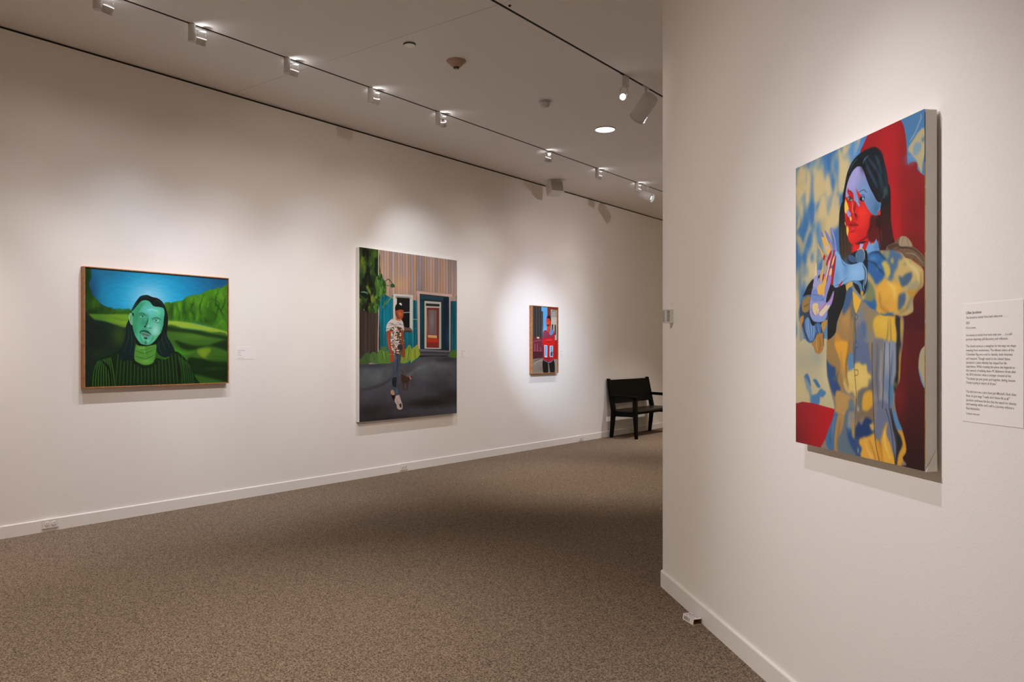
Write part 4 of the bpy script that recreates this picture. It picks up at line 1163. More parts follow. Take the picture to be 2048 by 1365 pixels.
ART_STREET = (1561, 1849, [
["P","#a08a80",6.7,[-25,-19,1602,-183,1607,1993,-28,1877]],
["M",3.5,[270,-49,1602,-183,1603,442,1464,496,1451,430,867,416,867,524,493,527,274,522]],
["P","#a58c82",7.0,[253,-62,1627,-202,1629,539,253,599]],
["P","#9d8578",3.5,[272,-49,313,-53,313,596,271,598]],
["P","#9d8578",3.5,[313,-53,355,-58,355,594,313,596]],
["B","#c99a6c",0.6,333,235,18,105],
["P","#a48f8b",3.5,[357,-58,399,-62,399,592,357,594]],
["P","#b58f70",3.6,[396,-62,438,-66,438,591,396,592]],
["P","#8f8079",3.6,[433,-66,475,-70,475,589,433,591]],
["P","#a9928c",3.6,[478,-70,521,-74,521,587,478,589]],
["B","#c99a6c",0.6,499,406,19,107],
["P","#8f8079",3.6,[519,-74,562,-78,562,585,519,587]],
["B","#b98c66",0.6,540,171,19,107],
["P","#ad9079",3.6,[561,-78,604,-83,604,583,561,585]],
["P","#9a8a8c",3.7,[602,-83,646,-87,646,581,603,583]],
["B","#b98c66",0.6,624,330,19,108],
["P","#a48f8b",3.7,[641,-86,685,-91,686,580,642,582]],
["B","#b98c66",0.6,663,74,19,108],
["P","#b3968a",3.7,[688,-91,732,-96,732,578,688,580]],
["P","#9d8578",3.7,[727,-95,771,-100,772,576,727,578]],
["B","#b98c66",0.6,749,279,20,109],
["P","#9a8a8c",3.7,[773,-100,817,-104,818,574,773,576]],
["B","#9c9aa6",0.6,795,287,20,110],
["P","#b58f70",3.8,[812,-104,857,-108,858,572,812,574]],
["B","#b98c66",0.6,834,135,20,110],
["P","#8f8079",3.8,[859,-108,904,-113,905,570,859,572]],
["B","#9c9aa6",0.6,881,294,20,111],
["P","#9a8a8c",3.8,[898,-112,944,-117,944,568,899,570]],
["P","#97837a",3.8,[946,-117,992,-122,993,566,947,568]],
["B","#8f8a96",0.6,969,37,20,111],
["P","#ad9079",3.8,[992,-122,1039,-126,1040,564,993,566]],
["P","#a48f8b",3.9,[1033,-126,1080,-131,1081,563,1034,565]],
["B","#b98c66",0.6,1056,286,21,112],
["P","#b79a90",3.9,[1076,-130,1123,-135,1124,561,1077,563]],
["B","#c99a6c",0.6,1100,316,21,113],
["P","#b3968a",3.9,[1122,-135,1170,-140,1171,559,1123,561]],
["P","#9d8578",3.9,[1174,-140,1221,-145,1223,556,1175,558]],
["B","#8f8a96",0.6,1197,120,21,113],
["P","#a48f8b",4.0,[1212,-144,1260,-149,1261,555,1213,557]],
["B","#c99a6c",0.6,1236,393,21,114],
["P","#b58f70",4.0,[1267,-149,1316,-154,1317,552,1269,554]],
["P","#b3968a",4.0,[1314,-154,1363,-159,1365,550,1316,552]],
["B","#b98c66",0.6,1339,420,22,115],
["P","#a9928c",4.0,[1360,-159,1409,-164,1411,548,1361,550]],
["B","#c99a6c",0.6,1385,106,22,115],
["P","#97837a",4.0,[1402,-163,1451,-168,1453,546,1403,549]],
["B","#8f8a96",0.6,1427,82,22,115],
["P","#a48f8b",4.1,[1454,-168,1504,-173,1506,544,1455,546]],
["B","#c99a6c",0.6,1479,131,22,116],
["P","#9a8a8c",4.1,[1501,-173,1551,-178,1553,542,1502,544]],
["B","#b98c66",0.6,1527,424,22,117],
["P","#b79a90",4.1,[1551,-178,1602,-183,1603,540,1552,542]],
["B","#8f8a96",0.6,1576,152,22,117],
["S","#5c4a44",3.9,3.5,[274,-49,276,598]],
["S","#5c4a44",3.9,3.5,[314,-53,315,596]],
["S","#5c4a44",3.9,3.5,[354,-57,355,594]],
["S","#5c4a44",3.9,3.6,[394,-62,396,592]],
["S","#5c4a44",3.9,3.6,[434,-66,436,591]],
["S","#5c4a44",4.0,3.6,[475,-70,477,589]],
["S","#5c4a44",4.0,3.6,[516,-74,518,587]],
["S","#5c4a44",4.0,3.6,[558,-78,560,585]],
["S","#5c4a44",4.0,3.7,[599,-82,602,583]],
["S","#5c4a44",4.1,3.7,[641,-86,644,582]],
["S","#5c4a44",4.1,3.7,[684,-91,686,580]],
["S","#5c4a44",4.1,3.7,[726,-95,729,578]],
["S","#5c4a44",4.1,3.7,[769,-99,772,576]],
["S","#5c4a44",4.1,3.8,[812,-104,815,574]],
["S","#5c4a44",4.2,3.8,[856,-108,859,572]],
["S","#5c4a44",4.2,3.8,[900,-112,903,570]],
["S","#5c4a44",4.2,3.8,[944,-117,947,568]],
["S","#5c4a44",4.2,3.8,[989,-121,992,566]],
["S","#5c4a44",4.3,3.9,[1033,-126,1037,564]],
["S","#5c4a44",4.3,3.9,[1079,-130,1082,563]],
["S","#5c4a44",4.3,3.9,[1124,-135,1128,561]],
["S","#5c4a44",4.3,3.9,[1170,-140,1174,559]],
["S","#5c4a44",4.4,4.0,[1216,-144,1220,556]],
["S","#5c4a44",4.4,4.0,[1263,-149,1267,554]],
["S","#5c4a44",4.4,4.0,[1310,-154,1314,552]],
["S","#5c4a44",4.4,4.0,[1357,-158,1361,550]],
["S","#5c4a44",4.5,4.0,[1405,-163,1409,548]],
["S","#5c4a44",4.5,4.1,[1453,-168,1457,546]],
["S","#5c4a44",4.5,4.1,[1501,-173,1505,544]],
["S","#5c4a44",4.5,4.1,[1550,-178,1554,542]],
["S","#5c4a44",4.6,4.1,[1599,-183,1603,540]],
["B","#c2966a",0.6,611,365,130,93],
["B","#7f7570",0.6,1500,27,100,183],
["M"],
["M",3.5,[274,525,493,519,493,481,879,524,902,507,1464,496,1603,430,1605,1231,273,1217]],
["P","#0e5c6c",7.0,[253,463,1629,387,1631,1265,253,1247]],
["B","#0a86a0",0.8,377,699,83,136],
["B","#0b8296",0.7,743,938,89,94],
["B","#0a4450",0.8,1527,760,75,335],
["N",0.35,26,500,12],
["N",0.2,10,200,13],
["S","#083640",3.5,3.5,[294,491,294,1217]],
["S","#083640",3.5,3.5,[333,489,333,1217]],
["S","#083640",3.6,3.6,[373,487,373,1218]],
["S","#083640",3.6,3.6,[413,485,413,1218]],
["S","#083640",3.6,3.6,[453,483,453,1219]],
["S","#083640",3.6,3.6,[493,481,493,1219]],
["S","#083640",3.6,3.6,[534,478,534,1220]],
["S","#083640",3.7,3.7,[575,476,575,1220]],
["S","#083640",3.7,3.7,[616,474,616,1220]],
["S","#083640",3.7,3.7,[658,472,658,1221]],
["S","#083640",3.7,3.7,[699,470,700,1221]],
["S","#083640",3.7,3.7,[741,467,742,1222]],
["S","#083640",3.8,3.8,[784,465,784,1222]],
["S","#083640",3.8,3.8,[827,463,827,1223]],
["S","#083640",3.8,3.8,[870,461,870,1223]],
["S","#083640",3.8,3.8,[913,458,914,1224]],
["S","#083640",3.8,3.8,[957,456,958,1224]],
["S","#083640",3.9,3.9,[1001,454,1002,1225]],
["S","#083640",3.9,3.9,[1045,451,1046,1225]],
["S","#083640",3.9,3.9,[1090,449,1091,1226]],
["S","#083640",3.9,3.9,[1135,447,1136,1226]],
["S","#083640",3.9,3.9,[1180,444,1181,1227]],
["S","#083640",4.0,4.0,[1225,442,1227,1227]],
["S","#083640",4.0,4.0,[1271,439,1273,1228]],
["S","#083640",4.0,4.0,[1318,437,1319,1228]],
["S","#083640",4.0,4.0,[1364,435,1366,1229]],
["S","#083640",4.1,4.1,[1411,432,1413,1229]],
["S","#083640",4.1,4.1,[1459,430,1461,1230]],
["S","#083640",4.1,4.1,[1507,427,1508,1230]],
["S","#083640",4.1,4.1,[1555,425,1557,1231]],
["M"],
["W",14,60,80,78],
["M",5.1,[-25,-19,270,-10,269,703,-26,699]],
["P","#26381a",6.7,[-25,-34,294,-67,294,733,-26,743]],
["B","#64782a",0.9,52,164,59,88],
["B","#4a6a22",0.8,92,242,79,29],
["B","#15200f",0.9,192,122,60,119],
["B","#4f7a24",0.7,222,60,40,74],
["B","#14110f",1,111,471,91,178],
["B","#1f4a3a",0.8,42,342,39,88],
["B","#3c5a20",0.8,172,258,80,23],
["B","#12100e",0.9,91,620,79,59],
["K","#66792c",0.64,0.16,34,110,21],
["K","#2f4a1c",0.6,0.2,50,60,22],
["K","#12180e",0.62,0.16,60,120,23],
["U",3.5],
["M"],
["W"],
["T","#5c9a80",13.6,6.8,[23,476,72,470,112,483]],
["T","#5c9a80",13.6,6.8,[13,506,42,534]],
["T","#5c9a80",13.6,6.8,[32,675,92,680]],
["M",3.4,[-26,693,132,690,273,697,269,1141,-27,1213]],
["P","#3b302d",6.8,[-26,655,294,642,294,1247,-27,1243]],
["N",0.3,30,600,31],
["S","#1f1816",4.3,3.4,[62,681,61,1199]],
["S","#1f1816",4.3,3.4,[112,679,111,1200]],
["S","#1f1816",4.3,3.5,[162,677,161,1200]],
["S","#1f1816",4.4,3.5,[216,675,216,1201]],
["M"],
["S","#c7a7a0",12.3,3.5,[276,-20,276,274]],
["S","#c3a39a",12.3,3.5,[280,507,276,733,269,975,269,1156]],
["F","#3a6226",8.8,[270,282,319,255,346,322,377,335,388,456,346,504,319,490,304,551,284,597,263,673,212,690,192,646,222,555,243,464,223,375,243,299]],
["M",7.0,[270,282,319,255,346,322,377,335,388,456,346,504,319,490,304,551,284,597,263,673,212,690,192,646,222,555,243,464,223,375,243,299]],
["K","#568434",0.58,0.2,30,90,41],
["K","#24401a",0.6,0.1,40,60,42],
["M"],
["T","#35552a",12.5,5.3,[377,335,419,309,472,344,504,372]],
["F","#2e4c24",7.2,[461,357,504,357,521,384,483,397,451,388]],
["T","#3f6a2c",10.7,5.3,[367,396,398,379,440,384]],
["T","#4c7a34",16.1,8.9,[398,531,356,594,319,641]],
["T","#6f9450",10.8,9.0,[483,481,440,529,377,593]],
["T","#4c6a3a",9.1,5.4,[495,457,487,512]],
["P","#c0bfb6",3.6,[495,465,806,461,802,878,766,883,757,844,525,849,495,880]],
["P","#8a8478",3.6,[530,485,775,485,775,513,530,516]],
["P","#15171a",3.6,[551,502,753,501,753,847,551,842]],
["S","#8f9290",9.1,3.6,[551,675,753,659]],
["P","#0d0e0e",3.7,[601,680,748,674,748,844,601,847]],
["S","#c0bfb6",11.2,3.7,[762,482,757,844]],
["P","#6a5148",5.5,[638,828,766,836,802,867,789,888,638,881]],
["P","#3a302c",5.6,[656,865,789,867,766,888,666,883]],
["S","#9ab0aa",5.7,3.8,[802,736,879,737]],
["S","#1a7a86",5.7,3.8,[802,843,879,841]],
["P","#0f2c38",3.8,[915,439,1426,448,1428,1096,916,1080]],
["N",0.0,10,10,1],
["P","#25404a",11.5,[936,449,1402,452,1389,499,936,497]],
["P","#0b1f2c",10.0,[1315,457,1426,455,1428,1079,1334,1080]],
["B","#0f3f5c",0.8,1402,930,39,132],
["B","#0a5060",0.7,936,712,27,255],
["T","#3f5660",7.7,5.8,[971,519,971,1064]],
["P","#b7b6a9",3.9,[994,518,1279,518,1280,1073,994,1070]],
["P","#20262a",3.9,[1017,544,1250,542,1250,572,1017,575]],
["P","#6c2a22",3.9,[1031,594,1245,588,1241,1060,1027,1057]],
["P","#6f5d5c",5.8,[1059,617,1202,616,1202,907,1060,902]],
["B","#8c7c78",0.7,1123,739,37,97],
["T","#4a3a3a",9.8,7.9,[1159,624,1164,901]],
["P","#d0a272",3.9,[1053,909,1207,913,1207,946,1053,941]],
["P","#b5301f",5.8,[1041,948,1226,950,1226,998,1041,993]],
["P","#7a2a24",5.8,[1036,996,1226,1001,1227,1057,1036,1054]],
["P","#3a2a28",4.0,[1245,588,1279,587,1280,1063,1246,1063]],
["P","#a9a59c",6.0,[1245,585,1281,585,1282,1073,1246,1070]],
["B","#c09a88",0.6,1040,805,11,128],
["P","#c3a69b",3.8,[865,404,1471,409,1476,445,865,439]],
["S","#8a6a60",3.8,3.8,[865,407,1471,412]],
["P","#c0a49c",3.8,[874,435,915,436,921,1080,884,1080]],
["P","#b79c97",4.1,[1421,445,1446,445,1445,1096,1425,1093]],
["P","#a08c80",6.1,[1444,444,1552,450,1552,492,1444,497]],
["P","#4a4a50",5.7,[907,1072,1448,1096,1448,1180,907,1176]],
["S","#75737a",9.6,5.7,[916,1080,1440,1099]],
["S","#2c2b30",9.6,5.7,[907,1109,1428,1121]],
["S","#66666e",7.7,5.7,[916,1096,1428,1106]],
["S","#241f20",17.2,7.6,[907,1157,1428,1159]],
["F","#484850",10.1,[-46,1237,52,1223,151,1239,461,1225,656,1236,789,1229,925,1176,1159,1158,1354,1166,1605,1172,1607,1993,-47,1875]],
["M",6.8,[-46,1237,52,1223,151,1239,461,1225,656,1236,789,1229,925,1176,1159,1158,1354,1166,1605,1172,1607,1993,-47,1875]],
["B","#5c6468",0.9,232,1366,224,105],
["B","#626468",0.9,1207,1259,289,81],
["B","#586268",0.7,971,1352,139,112],
["B","#2f3038",0.9,1403,1195,223,36],
["B","#3a3b46",0.9,191,1253,243,24],
["B","#2c272c",0.95,150,1739,362,89],
["B","#1a1817",0.9,1112,1697,427,65],
["B","#3a3840",0.8,1183,1504,264,65],
["B","#282628",0.9,1454,1630,225,83],
["B","#242022",0.9,397,1860,631,55],
["B","#4a4450",0.7,699,1503,199,94],
["B","#3c3a42",0.8,972,1834,278,48],
["T","#303238",23.9,51.3,[31,1510,294,1474,461,1403]],
["T","#6a6c70",26.0,74.2,[656,1408,880,1303,1160,1226]],
["N",0.08,90,60,51],
["M"],
["F","#3f5a30",8.5,[-27,1202,32,1170,91,1118,151,1126,171,1186,131,1230,12,1236]],
["F","#4a6a38",8.7,[151,1215,161,1126,222,1108,294,1171,294,1229]],
["F","#557c34",8.8,[273,1217,263,1111,319,1081,366,1096,419,1096,461,1157,461,1226,356,1233]],
["F","#4a6a34",8.9,[319,1081,310,1043,346,1050,398,1042,377,1096]],
["F","#7c9436",9.2,[601,1220,623,1143,656,1096,700,1065,748,1025,789,1080,784,1175,722,1222,656,1236]],
["F","#8a9c38",9.4,[766,1222,789,1080,829,1048,879,1024,902,1080,921,1136,879,1176,811,1207]],
["F","#486a28",10.2,[1416,1163,1453,1104,1503,1079,1605,1130,1605,1181]],
["T","#2c421f",12.0,8.6,[91,1140,111,1215]],
["T","#2c421f",12.4,8.9,[319,1096,335,1202]],
["T","#2c421f",12.5,8.9,[377,1126,398,1218]],
["T","#2c421f",13.0,9.3,[678,1096,667,1205]],
["T","#2c421f",13.1,9.4,[749,1049,722,1206]],
["T","#2c421f",13.3,9.5,[834,1080,845,1191]],
["T","#2c421f",12.2,8.7,[192,1126,222,1201]],
["T","#b3b84c",12.5,8.9,[346,1096,366,1172]],
["T","#b3b84c",13.1,9.3,[722,1096,700,1174]],
["T","#b3b84c",13.3,9.5,[879,1064,868,1160]],
["T","#b3b84c",13.2,9.4,[789,1096,800,1191]],
["F","#12100f",4.5,[463,1571,516,1573,533,1655,495,1638,474,1606]],
["F","#b08a70",3.6,[455,1551,468,1527,504,1524,519,1554,516,1581,474,1581]],
["T","#c09060",7.2,2.7,[463,1567,514,1582]],
["F","#3c4957",3.6,[478,1104,619,1097,616,1168,597,1246,576,1323,551,1400,543,1462,559,1517,572,1556,570,1583,543,1597,522,1593,506,1538,479,1514,486,1398,493,1322,484,1221]],
["B","#5c6c7a",0.8,516,1167,25,46],
["T","#1c232b",8.2,5.5,[557,1121,559,1230,549,1338]],
["F","#1b2229",5.4,[482,1398,546,1392,542,1470,533,1500,482,1475]],
["T","#7c8c98",5.4,3.6,[490,1391,543,1369]],
["T","#6a7a88",6.4,5.5,[527,1229,522,1322]],
["B","#52707c",0.7,548,1547,17,23],
["F","#b8a69c",3.6,[522,1620,538,1593,581,1586,597,1604,612,1643,638,1699,638,1734,614,1754,581,1751,551,1726,547,1695,516,1654]],
["T","#4a3c38",4.6,2.7,[543,1625,570,1680,625,1730]],
["T","#5a4a44",3.7,2.8,[581,1595,594,1642]],
["F","#3a302c",3.7,[590,1693,614,1682,627,1714,603,1729]],
["T","#e0d4cc",5.5,3.7,[538,1632,559,1695]],
["T","#1a1614",6.4,3.7,[551,1734,587,1755,630,1750]],
["F","#3c2c20",2.8,[617,1367,647,1364,691,1379,735,1397,752,1390,759,1415,740,1437,729,1460,722,1523,704,1522,697,1467,663,1462,660,1516,644,1516,630,1457,617,1417]],
["T","#2a211a",7.4,2.8,[605,1314,627,1309,643,1332,633,1356,627,1375]],
["F","#b5735c",2.8,[746,1380,771,1378,784,1398,771,1419,753,1409]],
["P","#1c1410",1.9,[766,1381,786,1378,784,1406,773,1398]],
["T","#9c7050",6.5,2.8,[638,1449,642,1512]],
["T","#6a4c38",5.6,2.8,[710,1459,715,1522]],
["K","#1f1610",2,0.1,10,10,1],
["T","#221c1c",4.6,3.7,[625,1523,691,1531,729,1531]],
["F","#c9c0ba",5.4,[390,882,398,806,436,767,493,734,536,744,579,742,629,753,655,799,660,862,638,881,620,878,623,971,638,1072,612,1096,558,1080,472,1105,453,1004,457,912]],
["M",3.6,[390,882,398,806,436,767,493,734,536,744,579,742,629,753,655,799,660,862,638,881,620,878,623,971,638,1072,612,1096,558,1080,472,1105,453,1004,457,912]],
["T","#8f8782",7.2,5.4,[419,821,504,803,612,804]],
["T","#8c8580",7.2,5.4,[440,851,525,830,638,839]],
["K","#8a837e",0.68,0.05,60,12,61],
["M",14.4,[440,866,634,847,645,1111,440,1114]],
["K","#a3533c",0.52,0.05,45,22,62],
["K","#4a4a2c",0.6,0.05,38,20,63],
["K","#1c1916",0.68,0.05,26,14,64],
["K","#ded6cc",0.66,0.05,34,14,65],
["M"],
["F","#97462c",5.4,[396,885,457,889,453,973,472,1080,500,1142,508,1204,472,1222,444,1200,440,1111,406,1019]],
["F","#8a3f28",5.5,[620,870,656,877,656,971,669,1065,678,1127,664,1166,629,1158,638,1080,621,987]],
["T","#c06a44",7.2,5.4,[415,912,419,1004,451,1096]],
["T","#dccfc4",5.4,3.6,[432,1139,470,1133]],
["F","#2c3034",5.5,[558,1042,607,1018,634,1034,638,1072,601,1088,568,1073]],
["F","#9a4a30",5.5,[530,633,644,631,655,675,647,715,623,746,594,742,564,724,530,702]],
["B","#c46a48",0.8,600,684,30,18],
["T","#5a2416",7.4,5.5,[612,653,638,660]],
["T","#6a2c1c",9.2,5.5,[607,717,634,719]],
["B","#5c2818",0.7,551,701,19,27],
["F","#b86a44",5.5,[530,725,594,747,616,761,547,756]],
["F","#12100e",5.5,[523,636,527,602,551,573,594,559,629,570,649,603,658,623,612,630,568,641,538,651]],
["T","#0d0b0a",12.8,5.5,[579,628,629,629,666,637]],
["F","#d8d2cc",3.7,[586,566,616,560,629,585,603,583]],
])
ART_SMALL = (614, 926, [
["P","#8a7c72",4.8,[-36,-14,658,-39,658,955,-36,948]],
["P","#3a3639",2.4,[-36,-14,214,-23,214,64,249,68,249,431,-36,449]],
["S","#55504f",8.4,7.2,[19,2,19,430]],
["S","#262326",8.4,7.2,[58,1,58,429]],
["S","#55504f",8.4,7.2,[93,0,93,429]],
["S","#262326",8.4,7.2,[125,-1,125,428]],
["S","#55504f",8.4,7.2,[156,-3,156,428]],
["S","#262326",8.5,7.3,[188,-4,188,428]],
["S","#55504f",8.5,7.3,[220,-5,220,427]],
["P","#58a4de",2.4,[207,-23,357,-28,357,111,333,185,346,351,252,431,246,68,207,65]],
["B","#86b8e0",0.8,289,352,48,73],
["P","#7c2d23",2.4,[352,-28,658,-39,658,38,437,30,437,136,357,139]],
["P","#8f7f70",3.7,[591,25,658,22,658,946,600,945]],
["P","#9d9c90",3.7,[437,30,595,44,591,141,437,136]],
["T","#5c5a52",7.4,4.9,[451,136,476,61,558,54,583,137]],
["P","#c1b4a4",3.7,[437,141,591,141,585,469,525,469,460,331]],
["T","#8f8376",6.2,3.7,[443,164,588,166]],
["P","#1a1d22",2.5,[469,241,501,243,501,323,473,319]],
["P","#20262e",2.5,[535,245,571,247,568,396,537,390]],
["P","#6e2c3c",3.6,[-36,433,246,427,273,730,-36,738]],
["P","#4c1f2c",14.3,[-36,621,265,620,273,730,-36,738]],
["S","#c4667a",10.8,4.8,[52,525,52,621]],
["S","#c4667a",10.8,4.8,[112,525,112,621]],
["S","#c4667a",9.7,4.8,[188,570,188,620]],
["T","#9c4c62",11.9,6.0,[11,494,137,474,233,473]],
["S","#b85c70",4.8,3.6,[11,621,233,622]],
["P","#e0b49c",2.4,[99,424,156,426,156,451,99,449]],
["P","#b51c22",3.7,[509,470,608,461,608,735,501,741]],
["T","#8c1218",7.4,5.0,[545,478,545,730]],
["S","#5c201c",7.5,2.5,[605,10,608,936]],
["P","#857b70",4.8,[-36,735,265,716,297,952,-36,948]],
["T","#a2968a",19.1,11.9,[11,812,137,758,249,749]],
["T","#5c5650",14.3,9.6,[11,758,106,749,233,721]],
["P","#9a8a80",3.7,[501,741,608,735,608,955,509,954]],
["B","#6a6058",0.5,200,867,63,27],
["F","#15120f",3.6,[252,739,509,744,535,945,435,944,394,814,373,786,372,943,262,942]],
["F","#b32430",3.6,[265,342,330,329,370,351,411,332,509,328,532,367,545,432,535,507,517,544,512,702,484,763,427,781,394,777,370,758,313,767,265,749,246,694,259,565,225,519,230,455,246,408]],
["F","#5f8fc4",3.7,[407,318,447,308,501,330,509,348,484,386,411,393]],
["F","#8a3c58",9.7,[265,353,346,351,362,425,265,426]],
["T","#3f4a7c",9.7,6.1,[265,426,394,411,525,423]],
["T","#6a8cc0",10.9,6.1,[249,390,239,464]],
["F","#d41a1e",4.9,[233,473,330,462,460,470,534,479,525,530,427,545,265,548,239,519]],
["F","#e03434",4.9,[313,465,411,450,492,460,460,479,330,483]],
["T","#4a0e12",7.3,4.9,[321,481,394,491,476,477]],
["P","#d8e4ec",2.4,[278,537,354,541,349,710,284,707]],
["P","#5eaede",2.4,[291,546,339,549,333,693,294,690]],
["P","#d8e4ec",2.5,[414,545,496,546,492,706,411,702]],
["P","#5eaede",2.5,[430,552,483,554,483,628,430,636]],
["P","#35587c",3.7,[433,636,489,628,484,695,427,693]],
["S","#8c1016",4.9,2.5,[378,554,375,767]],
["T","#5c86b4",10.9,4.9,[265,749,362,777,435,779,492,749]],
["T","#4c2020",9.7,6.1,[265,716,362,730,492,716]],
["F","#db3c20",3.7,[326,176,359,152,411,151,440,173,443,229,419,267,411,295,424,322,403,360,378,351,349,324,349,277,330,241]],
["F","#3c1210",3.7,[370,184,403,182,394,195]],
["F","#4a1412",4.9,[339,254,394,249,398,267,349,270]],
["B","#ee5a34",0.7,361,230,19,24],
["B","#8c1c18",0.7,426,229,13,37],
["F","#2c1714",3.7,[334,158,354,131,386,115,427,125,443,150,443,206,427,192,407,167,362,159]],
])
# ------------------------------------------------------------------ pictures on the walls
def paint_mat(name, gain, rough=.5):
    m = bpy.data.materials.new(name); m.use_nodes = True
    nt = m.node_tree; N = nt.nodes; L = nt.links; b = N['Principled BSDF']
    at = N.new('ShaderNodeAttribute'); at.attribute_name = 'paint'
    b.inputs['Roughness'].default_value = rough; b.inputs['Specular IOR Level'].default_value = .25
    L.new(at.outputs['Color'], b.inputs['Base Color'])
    tc = N.new('ShaderNodeTexCoord')                                  # canvas weave
    wv = N.new('ShaderNodeTexNoise'); wv.inputs['Scale'].default_value = 420
    bp = N.new('ShaderNodeBump'); bp.inputs['Strength'].default_value = .12; bp.inputs['Distance'].default_value = .0008
    L.new(tc.outputs['Object'], wv.inputs['Vector']); L.new(wv.outputs['Fac'], bp.inputs['Height']); L.new(bp.outputs['Normal'], b.inputs['Normal'])
    return m

def painted_face(art, px, gain, parent, tint=(1, 1, 1)):
    """the painted front of a canvas in local coordinates: x along the wall, z up from the bottom edge, facing local -y"""
    W, H, ops = art
    P = Paint(W, H, px); C = P.run(ops)
    lin = np.where(C <= .04045, C / 12.92, ((C + .055) / 1.055) ** 2.4) * gain * np.array(tint)
    lin = np.clip(lin, 0, .9)
    co = np.zeros((P.ny, P.nx, 3)); co[..., 0] = P.X / 1000; co[..., 2] = (H - P.Y) / 1000
    idx = np.arange(P.ny * P.nx).reshape(P.ny, P.nx)
    q = np.stack([idx[:-1, :-1], idx[1:, :-1], idx[1:, 1:], idx[:-1, 1:]], -1).reshape(-1, 4)
    me = bpy.data.meshes.new('painted_face')
    me.vertices.add(P.ny * P.nx); me.vertices.foreach_set('co', co.reshape(-1))
    me.loops.add(q.size); me.loops.foreach_set('vertex_index', q.reshape(-1).astype(np.int32))
    me.polygons.add(len(q)); me.polygons.foreach_set('loop_start', np.arange(0, q.size, 4, dtype=np.int32))
    me.update(calc_edges=True)
    at = me.color_attributes.new('paint', 'FLOAT_COLOR', 'POINT')
    rgba = np.ones((P.ny * P.nx, 4), np.float32); rgba[:, :3] = lin.reshape(-1, 3)
    at.data.foreach_set('color', rgba.reshape(-1))
    me.materials.append(paint_mat('oil_paint', gain))
    o = bpy.data.objects.new('painted_face', me); COL.objects.link(o); o.parent = parent
    return o

M_CANV = mat('raw_canvas_edge', (.76, .72, .68), .85, bump=(600, .15, .0006), var=(14, .05))
M_CANVW = mat('primed_canvas_edge', (.72, .70, .67), .8, bump=(600, .12, .0006), var=(14, .03))
M_OAK = bpy.data.materials.new('oak_frame'); M_OAK.use_nodes = True
def _oak():
    nt = M_OAK.node_tree; N = nt.nodes; L = nt.links; b = N['Principled BSDF']; b.inputs['Roughness'].default_value = .45
    tc = N.new('ShaderNodeTexCoord'); mp = N.new('ShaderNodeMapping'); mp.inputs['Scale'].default_value = (30, 30, 30)
    nz = N.new('ShaderNodeTexNoise'); nz.inputs['Scale'].default_value = 1.2; nz.inputs['Detail'].default_value = 5; nz.inputs['Distortion'].default_value = 1.5
    r = N.new('ShaderNodeValToRGB'); r.color_ramp.elements[0].position = .3; r.color_ramp.elements[0].color = (*srgb('#96582f'), 1)
    r.color_ramp.elements[1].position = .75; r.color_ramp.elements[1].color = (*srgb('#c58a52'), 1)
    L.new(tc.outputs['Object'], mp.inputs[0]); L.new(mp.outputs[0], nz.inputs['Vector']); L.new(nz.outputs['Fac'], r.inputs[0]); L.new(r.outputs[0], b.inputs['Base Color'])
_oak()

# on the left wall local x must run along +y: rotate +90 degrees, then local -y points into the room (+x)
def on_left(name, label, cat, y, z, group=None):
    return thing(name, label, cat, (0, y, z), math.radians(90), group)

def stretcher(t, W, H, y0, y1, m, bow=0.0):
    """the wrapped canvas block, from local y0 (back) to y1 (front)"""
    mb = MB().box((0, y1, 0), (W, y0, H))
    o = mb.build('canvas_wrap', m, t, .0022, 3); return o

G1 = 1.0
# green portrait in an oak float frame
t = on_left('framed_painting', 'green portrait of a long haired man in a landscape, thin oak frame, left wall', 'painting', 2.906, 1.067)
W, H, D0 = 1.262, .945, -.054
fw = .008
for nm, a, b in (('frame_rail', (0, D0, 0), (W, -.002, fw)), ('frame_rail', (0, D0, H - fw), (W, -.002, H)),
                 ('frame_stile', (0, D0, fw), (fw, -.002, H - fw)), ('frame_stile', (W - fw, D0, fw), (W, -.002, H - fw))):
    MB().box(a, b).build(nm, M_OAK, t, .0008)
MB().box((fw, -.012, fw), (W - fw, -.002, H - fw)).build('backing_board', M_BLACK, t)
MB().box((.014, -.046, .008), (1.250, -.012, .932)).build('canvas_wrap', M_CANVW, t)
pf = painted_face(ART_PORTRAIT, 2.6, 1.07, t); pf.location = (.014, -.0465, .008)

# tall street scene on unframed canvas
t = on_left('painting', 'tall unframed painting of a man and a cat before a teal house, left wall', 'painting', 5.718, .606)
stretcher(t, 1.561, 1.849, -.003, -.0535, M_CANVW)
pf = painted_face(ART_STREET, 3.2, 1.1, t); pf.location = (0, -.0541, 0)

# small portrait in an oak frame
t = on_left('framed_painting', 'small oak framed painting of a person in red with crossed arms, left wall', 'painting', 8.852, 1.047)
W, H, D0 = .640, .940, -.055
for nm, a, b in (('frame_rail', (0, D0, 0), (W, -.002, fw)), ('frame_rail', (0, D0, H - fw), (W, -.002, H)),
                 ('frame_stile', (0, D0, fw), (fw, -.002, H - fw)), ('frame_stile', (W - fw, D0, fw), (W, -.002, H - fw))):
    MB().box(a, b).build(nm, M_OAK, t, .0008)
MB().box((fw, -.012, fw), (W - fw, -.002, H - fw)).build('backing_board', M_BLACK, t)
MB().box((.013, -.049, .008), (.627, -.012, .934)).build('canvas_wrap', M_CANVW, t)
pf = painted_face(ART_SMALL, 3.5, .95, t); pf.location = (.013, -.0495, .008)

